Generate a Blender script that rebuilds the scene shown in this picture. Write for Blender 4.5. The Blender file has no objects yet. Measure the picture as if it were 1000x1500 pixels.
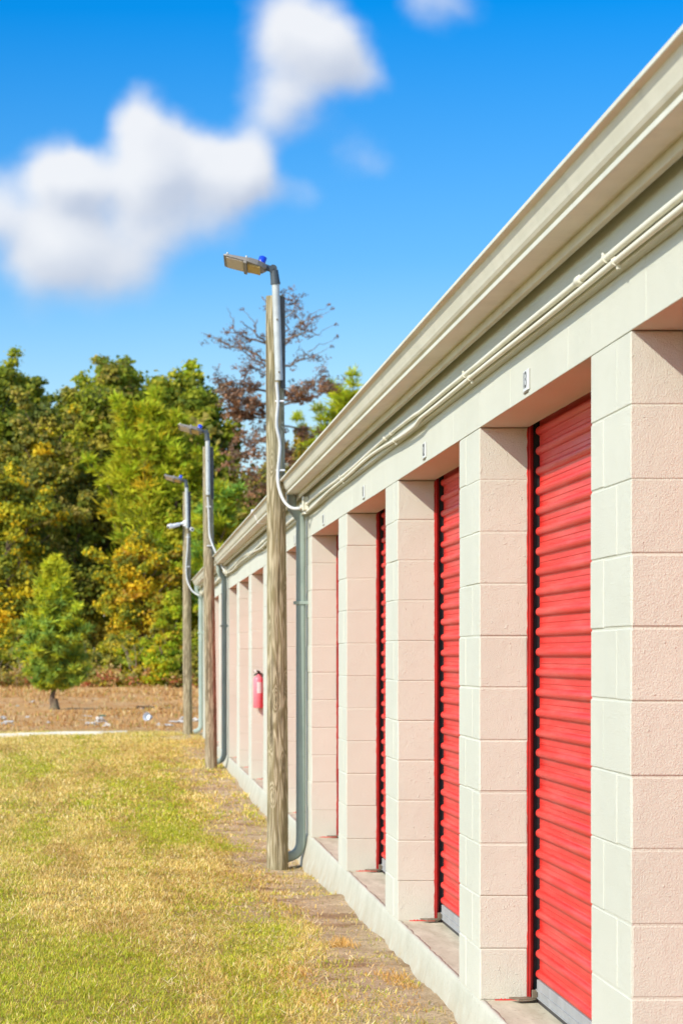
import bpy, bmesh, math, random
import numpy as np
from mathutils import Vector, Matrix, noise as mn
random.seed(7); rng = np.random.default_rng(7)
S = bpy.context.scene; C = S.collection; R = math.radians

# ------------------------------------------------------------ camera, sky, sun, exposure
FPX, VX, VY, EYE = 3810.0, 182.0, 961.0, 1.51     # focal length in pixels, vanishing point, eye height
cam = bpy.data.cameras.new('camera'); camo = bpy.data.objects.new('camera', cam); C.objects.link(camo)
camo.location = (0, 0, EYE); camo.rotation_euler = (R(90), 0, 0)
cam.sensor_fit = 'HORIZONTAL'; cam.sensor_width = 36; cam.lens = FPX/1000*36
cam.shift_x = (500-VX)/1000; cam.shift_y = (VY-750)/1000
cam.clip_start = .1; cam.clip_end = 6000
cam.dof.use_dof = True; cam.dof.focus_distance = 10.5; cam.dof.aperture_fstop = 13
S.camera = camo

SUN = Vector((1, .80, -.88)).normalized()
sl = bpy.data.lights.new('sun', 'SUN'); sl.energy = 3.75; sl.angle = R(.5); sl.color = (1, .93, .80)
so = bpy.data.objects.new('sun', sl); C.objects.link(so); so.rotation_euler = SUN.to_track_quat('-Z', 'Y').to_euler()
so.location = (-5, -5, 12)
S.view_settings.view_transform = 'Standard'; S.view_settings.look = 'None'
S.view_settings.exposure = 0.47; S.view_settings.gamma = 1

def srgb(r, g, b):
    f = lambda c: (c/255/12.92 if c/255 <= .04045 else ((c/255+.055)/1.055)**2.4)
    return (f(r), f(g), f(b), 1)

W = bpy.data.worlds.new('World'); S.world = W; W.use_nodes = True
wn, wl = W.node_tree.nodes, W.node_tree.links
wn.clear()
def N(nodes, t, **k):
    n = nodes.new(t)
    for a, b in k.items(): setattr(n, a, b)
    return n
def wmath(op, a, b=None, c=None, clamp=False):
    n = N(wn, 'ShaderNodeMath', operation=op, use_clamp=clamp)
    for i, v in enumerate((a, b, c)):
        if v is None: continue
        if isinstance(v, (int, float)): n.inputs[i].default_value = v
        else: wl.new(v, n.inputs[i])
    return n.outputs[0]
def build_world():
    out = N(wn, 'ShaderNodeOutputWorld'); bg = N(wn, 'ShaderNodeBackground'); bg.inputs[1].default_value = .15
    sky = N(wn, 'ShaderNodeTexSky', sky_type='NISHITA', sun_disc=False)
    sky.sun_elevation = math.asin(-SUN.z); sky.sun_rotation = math.atan2(-SUN.x, -SUN.y)
    sky.altitude = 0; sky.air_density = 1.0; sky.dust_density = .3; sky.ozone_density = 2.0
    tc = N(wn, 'ShaderNodeTexCoord'); sp = N(wn, 'ShaderNodeSeparateXYZ'); wl.new(tc.outputs['Generated'], sp.inputs[0])
    # deepen the blue away from the horizon, as the clear polarised sky of the photograph
    ramp = N(wn, 'ShaderNodeValToRGB'); wl.new(sp.outputs[2], ramp.inputs[0])
    e = ramp.color_ramp.elements
    e[0].position = 0; e[0].color = (.80, .71, .70, 1)
    e[1].position = .10; e[1].color = (.50, .64, .74, 1)
    for p, c in ((.15, (.23, .52, .76, 1)), (.245, (.0, .41, .79, 1)), (.36, (.8, 1.0, 1.2, 1)), (.6, (1.3, 1.3, 1.3, 1))):
        x = e.new(p); x.color = c
    # the sky round the sun, to the left behind the camera, is paler and brighter
    sunside = N(wn, 'ShaderNodeMapRange', interpolation_type='SMOOTHSTEP'); wl.new(sp.outputs[0], sunside.inputs[0])
    for q, val in ((1, -.12), (2, -.7), (3, 0), (4, 1)): sunside.inputs[q].default_value = val
    tint = N(wn, 'ShaderNodeMixRGB'); wl.new(sunside.outputs[0], tint.inputs[0]); wl.new(ramp.outputs[0], tint.inputs[1]); tint.inputs[2].default_value = (1.35, 1.38, 1.42, 1)
    mul = N(wn, 'ShaderNodeMixRGB', blend_type='MULTIPLY'); mul.inputs[0].default_value = 1
    wl.new(sky.outputs[0], mul.inputs[1]); wl.new(tint.outputs[0], mul.inputs[2])
    # clouds: soft heaps standing in given directions of the sky
    ysafe = wmath('MAXIMUM', sp.outputs[1], .05)
    u = wmath('DIVIDE', sp.outputs[0], ysafe); v = wmath('DIVIDE', sp.outputs[2], ysafe)
    cb = N(wn, 'ShaderNodeCombineXYZ'); wl.new(u, cb.inputs[0]); wl.new(v, cb.inputs[1])
    def noise(scale, det, vec):
        n = N(wn, 'ShaderNodeTexNoise'); n.inputs['Scale'].default_value = scale; n.inputs['Detail'].default_value = det
        n.inputs['Roughness'].default_value = .5; wl.new(vec, n.inputs['Vector']); return n
    n1 = noise(38, 3, cb.outputs[0])
    ds = N(wn, 'ShaderNodeVectorMath', operation='SCALE'); ds.inputs['Scale'].default_value = .012
    sb = N(wn, 'ShaderNodeVectorMath', operation='SUBTRACT'); wl.new(n1.outputs['Color'], sb.inputs[0]); sb.inputs[1].default_value = (.5, .5, .5)
    wl.new(sb.outputs[0], ds.inputs[0])
    ad = N(wn, 'ShaderNodeVectorMath', operation='ADD'); wl.new(cb.outputs[0], ad.inputs[0]); wl.new(ds.outputs[0], ad.inputs[1])
    blobs = [(75,245,56,1.3),(120,258,44,1.0),(45,325,95,1),(205,165,52,1.1),(205,235,72,1.1),(255,215,62,1),(175,320,110,1),(335,235,62,1),
             (345,260,66,.9),(270,290,85,.9),(110,370,85,.7),(215,390,70,.55),(385,262,48,.7),
             (410,20,68,1.0),(455,70,78,.85),(430,120,90,.7),(400,165,62,.65),(505,90,58,.8),(540,115,40,.6),(480,40,55,.8),
             (525,222,52,.42),(448,280,36,.48),(565,240,40,.22),(630,-8,62,.75),(690,5,48,.3),(-30,300,60,.8),(60,395,85,.6),(372,195,55,.14),(150,420,60,.35),(330,330,70,.3)]
    def field(vec, off=(0, 0)):
        tot = None
        for px, py, r, w in blobs:
            c = ((px+off[0]-VX)/FPX, (VY-py-off[1])/FPX, 0)
            d = N(wn, 'ShaderNodeVectorMath', operation='DISTANCE'); wl.new(vec, d.inputs[0]); d.inputs[1].default_value = c
            m = N(wn, 'ShaderNodeMapRange', interpolation_type='SMOOTHSTEP'); wl.new(d.outputs['Value'], m.inputs[0])
            m.inputs[1].default_value = 0; m.inputs[2].default_value = r/FPX*1.37; m.inputs[3].default_value = w; m.inputs[4].default_value = 0
            tot = m.outputs[0] if tot is None else wmath('ADD', tot, m.outputs[0])
        return tot
    f0 = field(ad.outputs[0]); f1 = field(ad.outputs[0], (22, 38))
    n2 = noise(52, 6, cb.outputs[0])
    nn = wmath('MULTIPLY', wmath('SUBTRACT', n2.outputs[0], .5), .55)
    al = N(wn, 'ShaderNodeMapRange', interpolation_type='SMOOTHSTEP'); wl.new(wmath('ADD', f0, nn), al.inputs[0])
    al.inputs[1].default_value = .10; al.inputs[2].default_value = 1.45; al.inputs[4].default_value = .94
    front = N(wn, 'ShaderNodeMath', operation='GREATER_THAN'); wl.new(sp.outputs[1], front.inputs[0]); front.inputs[1].default_value = .3
    alpha = wmath('MULTIPLY', al.outputs[0], front.outputs[0])
    # a heap is whiter where less of it lies towards the sun
    lit = N(wn, 'ShaderNodeMapRange', interpolation_type='SMOOTHSTEP'); wl.new(wmath('SUBTRACT', f0, f1), lit.inputs[0])
    lit.inputs[1].default_value = -1.05; lit.inputs[2].default_value = .85
    cc = N(wn, 'ShaderNodeMixRGB'); wl.new(wmath('ADD', lit.outputs[0], wmath('MULTIPLY', nn, .6)), cc.inputs[0])
    cc.inputs[1].default_value = (2.65, 2.95, 3.55, 1); cc.inputs[2].default_value = (4.45, 4.5, 4.6, 1)
    mx = N(wn, 'ShaderNodeMixRGB'); wl.new(alpha, mx.inputs[0]); wl.new(mul.outputs[0], mx.inputs[1]); wl.new(cc.outputs[0], mx.inputs[2])
    wl.new(mx.outputs[0], bg.inputs[0]); wl.new(bg.outputs[0], out.inputs[0])
build_world()

# ------------------------------------------------------------ helpers
def P(px, py, Y): return Vector(((px-VX)*Y/FPX, Y, EYE+(VY-py)*Y/FPX))   # point seen at a pixel, at a distance
class MB:
    def __init__(s): s.v = []; s.f = []; s.sm = []
    def add(s, vs, fs, smooth=False):
        b = len(s.v); s.v += [tuple(q) for q in vs]; s.f += [tuple(i+b for i in f) for f in fs]; s.sm += [smooth]*len(fs)
    def box(s, x0, x1, y0, y1, z0, z1, b=0):
        if b <= 0:
            s.add([(x, y, z) for x in (x0, x1) for y in (y0, y1) for z in (z0, z1)],
                  [(0,1,3,2),(4,6,7,5),(0,4,5,1),(2,3,7,6),(0,2,6,4),(1,5,7,3)]); return
        lo = (x0, y0, z0); hi = (x1, y1, z1); vs = []; ix = {}
        for i in range(8):
            sg = [(i>>a)&1 for a in range(3)]
            for ax in range(3):      # vertex lying on the face normal to ax
                p = [(hi[a]-b if sg[a] else lo[a]+b) for a in range(3)]; p[ax] = hi[ax] if sg[ax] else lo[ax]
                ix[(i, ax)] = len(vs); vs.append(p)
        fs = []
        for ax in range(3):
            a1, a2 = (ax+1) % 3, (ax+2) % 3
            for sd in (0, 1):
                q = [(sd<<ax)|(m<<a1)|(n<<a2) for m, n in ((0,0),(1,0),(1,1),(0,1))]
                if not sd: q = q[::-1]
                fs.append([ix[(i, ax)] for i in q])
        for ax in range(3):
            a1, a2 = (ax+1) % 3, (ax+2) % 3
            for s1 in (0, 1):
                for s2 in (0, 1):
                    i0 = (s1<<a1)|(s2<<a2); i1 = i0|(1<<ax)
                    f = [ix[(i0, a1)], ix[(i1, a1)], ix[(i1, a2)], ix[(i0, a2)]]
                    if s1 == s2: f = f[::-1]
                    fs.append(f)
        for i in range(8):
            f = [ix[(i, 0)], ix[(i, 1)], ix[(i, 2)]]
            if bin(i).count('1') % 2 == 0: f = f[::-1]
            fs.append(f)
        s.add(vs, fs)
    def tube(s, pts, rad, n=12, cap=True, squash=None):
        pts = [Vector(p) for p in pts]; rs = rad if isinstance(rad, (list, tuple)) else [rad]*len(pts)
        vs = []; up = Vector((0, 1, 0)); prev = None
        for i, p in enumerate(pts):
            t = (pts[min(i+1, len(pts)-1)]-pts[max(i-1, 0)]).normalized()
            if prev is None:
                a = up if abs(t.dot(up)) < .9 else Vector((1, 0, 0)); u = (a-t*a.dot(t)).normalized()
            else: u = (prev-t*prev.dot(t)).normalized()
            prev = u; w = t.cross(u)
            for k in range(n):
                an = 2*math.pi*k/n; cu, cw = math.cos(an), math.sin(an)
                if squash: 
                    e = squash[2]; cu = math.copysign(abs(cu)**e, cu)*squash[0]; cw = math.copysign(abs(cw)**e, cw)*squash[1]
                vs.append(p+(u*cu+w*cw)*rs[i])
        fs = [(i*n+k, i*n+(k+1) % n, (i+1)*n+(k+1) % n, (i+1)*n+k) for i in range(len(pts)-1) for k in range(n)]
        s.add(vs, fs, True)
        if cap: s.add(vs[:n], [tuple(range(n))[::-1]]); s.add(vs[-n:], [tuple(range(n))])
    def extrude_y(s, prof, y0, y1, closed=True, smooth=False):
        n = len(prof); vs = [(x, y0, z) for x, z in prof]+[(x, y1, z) for x, z in prof]
        rg = range(n if closed else n-1)
        s.add(vs, [(i, (i+1) % n, n+(i+1) % n, n+i) for i in rg], smooth)
        if closed: s.add(vs, [tuple(range(n))[::-1], tuple(range(n, 2*n))])
    def build(s, name, mat, parent=None, root=None):
        me = bpy.data.meshes.new(name)
        off = Vector(root) if root is not None else (Vector(parent['_o']) if parent is not None and '_o' in parent else Vector((0, 0, 0)))
        me.from_pydata([(a-off.x, b-off.y, c-off.z) for a, b, c in s.v], [], s.f)
        me.polygons.foreach_set('use_smooth', s.sm); me.materials.append(mat); me.update()
        bm = bmesh.new(); bm.from_mesh(me); bmesh.ops.recalc_face_normals(bm, faces=bm.faces); bm.to_mesh(me); bm.free()
        return link(name, me, parent, off if parent is None else None)
def link(name, me, parent=None, loc=None):
    o = bpy.data.objects.new(name, me); C.objects.link(o)
    if parent is not None:
        o.parent = parent
        if '_o' in parent: o['_o'] = list(parent['_o'])
    if loc is not None: o.location = loc
    return o
def tag(o, label=None, cat=None, group=None, kind=None):
    for k, v in (('label', label), ('category', cat), ('group', group), ('kind', kind)):
        if v: o[k] = v
    return o
def empty(name, loc, label, cat, group=None):
    o = bpy.data.objects.new(name, None); C.objects.link(o); o.location = loc; o.empty_display_size = .2
    o['_o'] = list(loc); return tag(o, label, cat, group)
def copy_tree(o, parent=None):
    c = o.copy(); C.objects.link(c)
    if parent is not None: c.parent = parent
    for ch in list(o.children):
        copy_tree(ch, c)
    return c

# numpy value noise
def _h(i, j, s): 
    n = (i*374761393 + j*668265263 + s*974634777) & 0xffffffff
    n = ((n ^ (n >> 13))*1274126177) & 0xffffffff
    return ((n ^ (n >> 16)) & 0xffff)/65535.0
def vnoise(x, y, s=0):
    x = np.asarray(x, float); y = np.asarray(y, float)
    i = np.floor(x).astype(np.int64); j = np.floor(y).astype(np.int64); fx = x-i; fy = y-j
    fx = fx*fx*(3-2*fx); fy = fy*fy*(3-2*fy)
    return ((_h(i,j,s)*(1-fx)+_h(i+1,j,s)*fx)*(1-fy)+(_h(i,j+1,s)*(1-fx)+_h(i+1,j+1,s)*fx)*fy)
def fbm(x, y, o=3, s=0):
    t = 0; a = .5; m = 0
    for k in range(o): t = t+a*vnoise(x*2**k, y*2**k, s+k); m += a; a *= .5
    return t/m

# ------------------------------------------------------------ materials
class M_:
    def __init__(s, name, rough=.7, spec=.3):
        s.m = bpy.data.materials.new(name); s.m.use_nodes = True; s.n = s.m.node_tree.nodes; s.l = s.m.node_tree.links
        s.b = s.n['Principled BSDF']; s.b.inputs['Roughness'].default_value = rough; s.b.inputs['Specular IOR Level'].default_value = spec
        s.tc = s.n.new('ShaderNodeTexCoord')
    def set(s, sock, v):
        if hasattr(v, 'links'): s.l.new(v, sock)
        else: sock.default_value = v
    def base(s, c): s.set(s.b.inputs['Base Color'], c); return s
    def map(s, sc=(1,1,1), src=None):
        m = s.n.new('ShaderNodeMapping'); m.inputs['Scale'].default_value = sc
        s.l.new(src or s.tc.outputs['Object'], m.inputs[0]); return m.outputs[0]
    def noise(s, scale, det=3, vec=None, rough=.5, dist=0):
        n = s.n.new('ShaderNodeTexNoise'); n.inputs['Scale'].default_value = scale; n.inputs['Detail'].default_value = det
        n.inputs['Roughness'].default_value = rough; n.inputs['Distortion'].default_value = dist
        s.l.new(vec or s.tc.outputs['Object'], n.inputs['Vector']); return n.outputs[0]
    def rng(s, v, a, b, c=0, d=1, smooth=False):
        m = s.n.new('ShaderNodeMapRange'); s.l.new(v, m.inputs[0])
        if smooth: m.interpolation_type = 'SMOOTHSTEP'
        for i, q in enumerate((a, b, c, d)): m.inputs[i+1].default_value = q
        return m.outputs[0]
    def mix(s, f, a, b, mode='MIX'):
        m = s.n.new('ShaderNodeMixRGB'); m.blend_type = mode; s.set(m.inputs[0], f); s.set(m.inputs[1], a); s.set(m.inputs[2], b); return m.outputs[0]
    def math(s, op, a, b):
        m = s.n.new('ShaderNodeMath'); m.operation = op; s.set(m.inputs[0], a); s.set(m.inputs[1], b); return m.outputs[0]
    def bump(s, h, dist=.01, strength=1):
        b = s.n.new('ShaderNodeBump'); b.inputs['Distance'].default_value = dist; b.inputs['Strength'].default_value = strength
        s.l.new(h, b.inputs['Height'])
        if s.b.inputs['Normal'].links: s.l.new(s.b.inputs['Normal'].links[0].from_socket, b.inputs['Normal'])
        s.l.new(b.outputs[0], s.b.inputs['Normal']); return s

def mat_wall():
    m = M_('painted_block', .62, .25)
    big = m.noise(1.6, 3); streak = m.noise(9, 3, m.map((1, 1, .12)))
    c = m.mix(m.rng(big, .3, .7), (.535, .54, .452, 1), (.58, .583, .492, 1))
    c = m.mix(m.rng(streak, .56, .75, 0, .12), c, (.50, .53, .45, 1))
    spot = m.noise(46, 2); c = m.mix(m.rng(spot, .71, .76, 0, .5), c, (.52, .50, .43, 1))
    # splash of soil along the foot
    sp = m.n.new('ShaderNodeSeparateXYZ'); m.l.new(m.tc.outputs['Object'], sp.inputs[0])
    low = m.math('MULTIPLY', m.rng(sp.outputs[2], .02, .22, 1, 0), m.rng(m.noise(14, 4), .35, .65))
    c = m.mix(m.math('MULTIPLY', low, .5), c, (.50, .44, .33, 1))
    m.base(c)
    m.bump(m.noise(230, 4, rough=.6), .0030, 1); m.bump(m.noise(55, 3), .0018, .5); m.bump(m.noise(9, 3), .006, .5)
    n5 = m.noise(13, 3, m.map((1, 1, .6)), .6); ab = m.n.new('ShaderNodeMath'); ab.operation = 'ABSOLUTE'; m.l.new(m.math('SUBTRACT', n5, .5), ab.inputs[0])
    m.bump(m.math('MULTIPLY', m.rng(ab.outputs[0], .0, .014, 1, 0), m.rng(m.noise(3.1, 2), .58, .66)), .0010, .6)   # cracks and paint ridges
    v = m.noise(70, 1); m.bump(m.rng(v, .70, .76), .0022, .6)
    return m.m
def mat_trim(name, col, col2, rough=.5):
    m = M_(name, rough, .4)
    c = m.mix(m.rng(m.noise(3, 3), .35, .65), col, col2)
    c = m.mix(m.rng(m.noise(7, 4, m.map((.6, 1, .3)), .65), .55, .72, 0, .22), c, tuple(q*.66 for q in col[:3])+(1,)); c = m.mix(m.rng(m.noise(22, 4, m.map((1, .25, 1))), .58, .75, 0, .35), c, tuple(q*.72 for q in col[:3])+(1,))
    return m.base(c).bump(m.noise(60, 2), .0006, .5).m
def mat_concrete():
    m = M_('worn_concrete', .85, .2)
    a = m.noise(5, 5, m.map((3, .6, 1)), .6); c = m.mix(m.rng(a, .3, .7), (.41, .375, .265, 1), (.58, .545, .41, 1))
    c = m.mix(m.rng(m.noise(60, 3), .6, .75, 0, .6), c, (.2, .16, .11, 1))
    return m.base(c).bump(m.noise(120, 4), .002, .6).m
def mat_door():
    m = M_('red_painted_steel', .38, .45)
    a = m.noise(2.2, 3, m.map((1, .5, 2.5)))
    c = m.mix(m.rng(a, .35, .7), (.56, .014, .009, 1), (.62, .030, .020, 1))
    dust = m.noise(5, 4, m.map((1, .35, 6)), .6); c = m.mix(m.rng(dust, .45, .75, 0, .38), c, (.64, .16, .13, 1))
    m.base(c); m.set(m.b.inputs['Roughness'], m.rng(a, .3, .7, .42, .6))
    return m.bump(m.noise(18, 2), .0015, .4).bump(m.noise(3.5, 2, m.map((1, 1, 2))), .012, .5).m
def mat_wood(name, a, b, d):
    m = M_(name, .9, .1)
    # grain that runs up the pole and swirls round knots
    v = m.map((1, 1, .11)); vor = m.n.new('ShaderNodeTexVoronoi'); vor.inputs['Scale'].default_value = 8.5; m.l.new(m.map((1, 1, .34)), vor.inputs['Vector'])
    dist = vor.outputs['Distance']; knot = m.rng(dist, .05, .35, 1, 0, True)
    nz = m.noise(15, 2, v); ph = m.math('ADD', m.math('MULTIPLY', nz, 7.0), m.math('MULTIPLY', knot, 2.2))
    sn = m.math('SINE', m.math('MULTIPLY', ph, 6.3), 0)
    g = m.rng(sn, -1, 1); fine = m.noise(90, 3, m.map((1, 1, .05)))
    c = m.mix(m.rng(g, .1, .8), a, b); c = m.mix(m.rng(fine, .45, .72, 0, .75), c, d)
    c = m.mix(m.rng(dist, .02, .09, .75, 0), c, d)
    c = m.mix(m.rng(m.noise(2.2, 3, m.map((1, 1, .5))), .45, .7, 0, .5), c, (.25, .235, .13, 1)); c = m.mix(m.rng(m.noise(11, 4, m.map((1, 1, .4)), .65), .54, .70, 0, .55), c, (.13, .115, .075, 1))
    crack = m.rng(m.noise(24, 2, m.map((1, 1, .03))), .64, .70); c = m.mix(m.math('MULTIPLY', crack, .7), c, (.07, .05, .03, 1))
    m.base(c); return m.bump(g, .004, .6).bump(fine, .004, 1).bump(m.math('SUBTRACT', 1, crack), .006, .8).m
def mat_plain(name, col, rough=.5, metal=0, var=.12, spec=.4, nscale=12, bump=.0008):
    m = M_(name, rough, spec); m.b.inputs['Metallic'].default_value = metal
    c = m.mix(m.rng(m.noise(nscale, 4), .3, .7), tuple(q*(1-var) for q in col[:3])+(1,), tuple(min(1, q*(1+var)) for q in col[:3])+(1,))
    return m.base(c).bump(m.noise(nscale*5, 3), bump, .5).m
def mat_leaf(name, trans=.45, rough=.65):
    m = M_(name, rough, .1); at = m.n.new('ShaderNodeVertexColor'); at.layer_name = 'col'
    m.l.new(at.outputs[0], m.b.inputs['Base Color'])
    tr = m.n.new('ShaderNodeBsdfTranslucent'); m.l.new(m.mix(.5, at.outputs[0], m.mix(1, at.outputs[0], (1.6, 1.5, .5, 1), 'MULTIPLY')), tr.inputs[0])
    ms = m.n.new('ShaderNodeMixShader'); ms.inputs[0].default_value = trans
    m.l.new(m.b.outputs[0], ms.inputs[1]); m.l.new(tr.outputs[0], ms.inputs[2]); m.l.new(ms.outputs[0], m.n['Material Output'].inputs[0])
    return m.m
MW = mat_wall()
MT = mat_trim('cream_gutter_paint', (.57, .565, .46, 1), (.63, .62, .515, 1))
MF = mat_trim('cream_trim_paint', (.55, .53, .42, 1), (.61, .59, .475, 1), .6)
MCON = mat_trim('cream_conduit_paint', (.66, .65, .54, 1), (.72, .71, .60, 1))
def mat_found():
    m = M_('painted_kerb', .75, .15); sp = m.n.new('ShaderNodeSeparateXYZ'); m.l.new(m.tc.outputs['Object'], sp.inputs[0])
    c = m.mix(m.rng(m.noise(4, 4), .3, .7), (.42, .415, .33, 1), (.50, .495, .405, 1))
    low = m.math('MULTIPLY', m.rng(sp.outputs[2], -.01, .12, 1, 0), m.rng(m.noise(11, 5, rough=.65), .32, .6))
    c = m.mix(m.math('MULTIPLY', low, .75), c, (.40, .32, .21, 1))
    c = m.mix(m.rng(m.noise(16, 4, m.map((1, 1, .3)), .6), .60, .72, 0, .5), c, (.36, .35, .27, 1))
    c = m.mix(m.rng(m.noise(45, 3), .66, .72, 0, .6), c, (.30, .27, .20, 1))
    return m.base(c).bump(m.noise(60, 4), .004, .8).bump(m.noise(12, 3), .010, .6).m
MFOUND = mat_found(); MC = mat_concrete(); MD = mat_door()
MTR = mat_plain('red_track', (.38, .012, .010), .4)
MBAR = mat_plain('galvanized_bar', (.30, .31, .31), .5, .05)
MBR = mat_plain('rusty_bracket', (.20, .16, .11), .6, .3, .3)
MDS = mat_trim('sage_downspout', (.27, .34, .305, 1), (.33, .40, .36, 1))
MGALV = mat_plain('galvanized_pipe', (.43, .455, .44), .45, .08, .1, nscale=18)
MSLATE = mat_plain('slate_casting', (.055, .07, .08), .5)
MHEAD = mat_plain('bronze_lamp_housing', (.23, .21, .185), .5)
MLENS = mat_plain('lamp_lens', (.55, .47, .38), .35, 0, .06, nscale=60)
MAMB = mat_plain('amber_driver_cover', (.48, .32, .10), .45)
MBLUE = mat_plain('blue_photocell', (.01, .06, .62), .25, 0, .1)
MWHT = mat_plain('white_plastic', (.78, .78, .76), .4, 0, .05)
MBLK = mat_plain('black_rubber_and_gap_shade', (.02, .02, .022), .5)  # also paints the shaded gap beside the door track
MCAB = mat_plain('grey_cable', (.50, .51, .49), .5, 0, .08)
MSTRIP = mat_plain('pipe_shade_dark', (.085, .08, .07), .85, 0, .4, nscale=20)  # dark colour stands for the mast pipe's shadow on the pole
MDCAB = mat_plain('dark_cable', (.16, .15, .13), .6)
MPINK = mat_plain('faded_red_cylinder', (.74, .20, .24), .35, 0, .06)
MPOLE = mat_wood('weathered_pole', (.46, .40, .27, 1), (.24, .20, .11, 1), (.10, .08, .045, 1))
MPOLE2 = mat_wood('brown_pole', (.44, .37, .25, 1), (.25, .20, .125, 1), (.12, .10, .06, 1))
MROOF = mat_plain('metal_roof', (.55, .55, .52), .4, .2)
MBARK = mat_wood('bark', (.20, .14, .10, 1), (.13, .09, .06, 1), (.05, .04, .03, 1))
MDEAD = mat_wood('dead_bark', (.26, .18, .14, 1), (.18, .12, .09, 1), (.08, .055, .045, 1))
MSIGN = mat_plain('sign_plate', (.64, .65, .63), .35, 0, .03); MINK = mat_plain('black_ink', (.07, .07, .07), .5)
MLEAF = mat_leaf('leaves'); MGRASS = mat_leaf('grass_blades', .3, .75); MNEED = mat_leaf('needles', .25)

# ------------------------------------------------------------ ground
CPX = 1.39; Z0 = .159; CRS = 2.245/11; ZL = Z0+2.245; PER = 3.048; Y1 = 7.14; PW = .61; YEND = 46.1
def G0(x, y):
    x = np.asarray(x, float); y = np.asarray(y, float)
    base = np.interp(y, [-40, 10, 14, 19.5, 27, 34.6, 45.9, 60, 127, 400], [0, 0, .01, -.05, -.03, -.005, .11, .11, .11, .3])
    dip = -.05*np.exp(-((y-19.8)/2.2)**2)*np.exp(-((x-1.2)/.5)**2)
    near = np.exp(-((y-30)/28)**4)
    bumps = ((fbm(x*1.3, y*1.3, 3, 5)-.5)*.05+(fbm(x*6, y*6, 3, 9)-.5)*.024)*np.where(y < 47, 1, 0)
    wallrise = .03*np.clip((x-1.15)/.24, 0, 1)*(vnoise(y*1.6, y*0+2, 3)-.2)*np.where((y > 0) & (y < 47), 1, 0)
    far = (fbm(x*.35, y*.12, 3, 21)-.5)*.16*np.clip((y-50)/15, 0, 1)
    far2 = (fbm(x*.01, y*.01, 2, 22)-.5)*6*np.clip((y-250)/300, 0, 1)
    return base+dip+bumps+wallrise+far+far2
def ground_material():
    m = M_('ground', .95, .05)
    sp = m.n.new('ShaderNodeSeparateXYZ'); m.l.new(m.tc.outputs['Object'], sp.inputs[0])
    n1 = m.noise(3.2, 5, rough=.6); n2 = m.noise(38, 4, rough=.65); n3 = m.noise(.9, 4)
    dirt = m.mix(m.rng(n1, .3, .7), (.47, .335, .19, 1), (.72, .55, .35, 1))
    dirt = m.mix(m.rng(n2, .5, .72, 0, .8), dirt, (.26, .18, .10, 1))
    dirt = m.mix(m.rng(m.noise(2.1, 4, rough=.7), .52, .62, 0, .6), dirt, (.26, .14, .06, 1)); dirt = m.mix(m.rng(m.noise(90, 3, rough=.7), .6, .7, 0, .7), dirt, (.20, .13, .07, 1))
    thatch = m.mix(m.rng(n3, .35, .65), (.40, .28, .09, 1), (.52, .38, .14, 1))
    thatch = m.mix(m.rng(n2, .45, .7, 0, .7), thatch, (.20, .13, .05, 1))
    edge = m.math('ADD', sp.outputs[0], m.math('MULTIPLY', m.math('SUBTRACT', n1, .5), .9))
    lawn = m.mix(m.rng(edge, .62, .86), thatch, dirt)
    v = m.map((1, .35, 1)); f1 = m.noise(.55, 5, v, .65); f2 = m.noise(2.6, 5, v, .65)
    scrub = m.mix(m.rng(f1, .32, .68), (.52, .25, .09, 1), (.66, .38, .15, 1))
    scrub = m.mix(m.rng(f2, .50, .68, 0, .7), scrub, (.62, .48, .28, 1))
    scrub = m.mix(m.rng(m.noise(1.4, 5, v, .7), .60, .72, 0, .8), scrub, (.32, .15, .06, 1))
    yb = m.math('ADD', sp.outputs[1], m.math('MULTIPLY', n3, 3))
    c = m.mix(m.rng(yb, 48, 52), lawn, scrub); m.base(c)
    return m.bump(n2, .03, .9).bump(m.noise(110, 4, rough=.7), .010, 1).m
def make_ground():
    xs = np.unique(np.round(np.concatenate([np.linspace(-1500, -60, 16), np.linspace(-60, -8, 20), np.linspace(-8, -2.6, 20), np.arange(-2.6, 1.62, .05), np.linspace(1.7, 10, 12), np.linspace(12, 60, 16), np.linspace(80, 1500, 14)]), 4))
    ys = np.unique(np.round(np.concatenate([np.linspace(-800, -20, 12), np.linspace(-20, 8, 20), np.arange(8, 30, .06), np.arange(30, 52, .12), np.arange(52, 150, .9), np.linspace(152, 400, 25), np.linspace(430, 3500, 30)]), 4))
    X, Y = np.meshgrid(xs, ys); Z = G0(X, Y)
    nx, ny = len(xs), len(ys); me = bpy.data.meshes.new('ground')
    i = np.arange(nx*ny).reshape(ny, nx); q = np.stack([i[:-1,:-1], i[:-1,1:], i[1:,1:], i[1:,:-1]], -1).reshape(-1, 4)
    mesh_np(me, np.stack([X.ravel(), Y.ravel(), Z.ravel()], 1), q, smooth=True)
    me.materials.append(ground_material()); tag(link('ground', me), kind='structure')
def mesh_np(me, v, q, col=None, smooth=False):
    me.vertices.add(len(v)); me.vertices.foreach_set('co', v.astype(np.float32).ravel())
    k = q.shape[1]; me.loops.add(q.size); me.loops.foreach_set('vertex_index', q.astype(np.int32).ravel())
    me.polygons.add(len(q)); me.polygons.foreach_set('loop_start', np.arange(0, q.size, k, dtype=np.int32))
    me.polygons.foreach_set('use_smooth', np.full(len(q), smooth))
    if col is not None:
        a = me.color_attributes.new('col', 'FLOAT_COLOR', 'POINT'); c = np.ones((len(v), 4), np.float32); c[:, :3] = col; a.data.foreach_set('color', c.ravel())
    me.update(calc_edges=True); me.validate()
make_ground()

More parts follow.
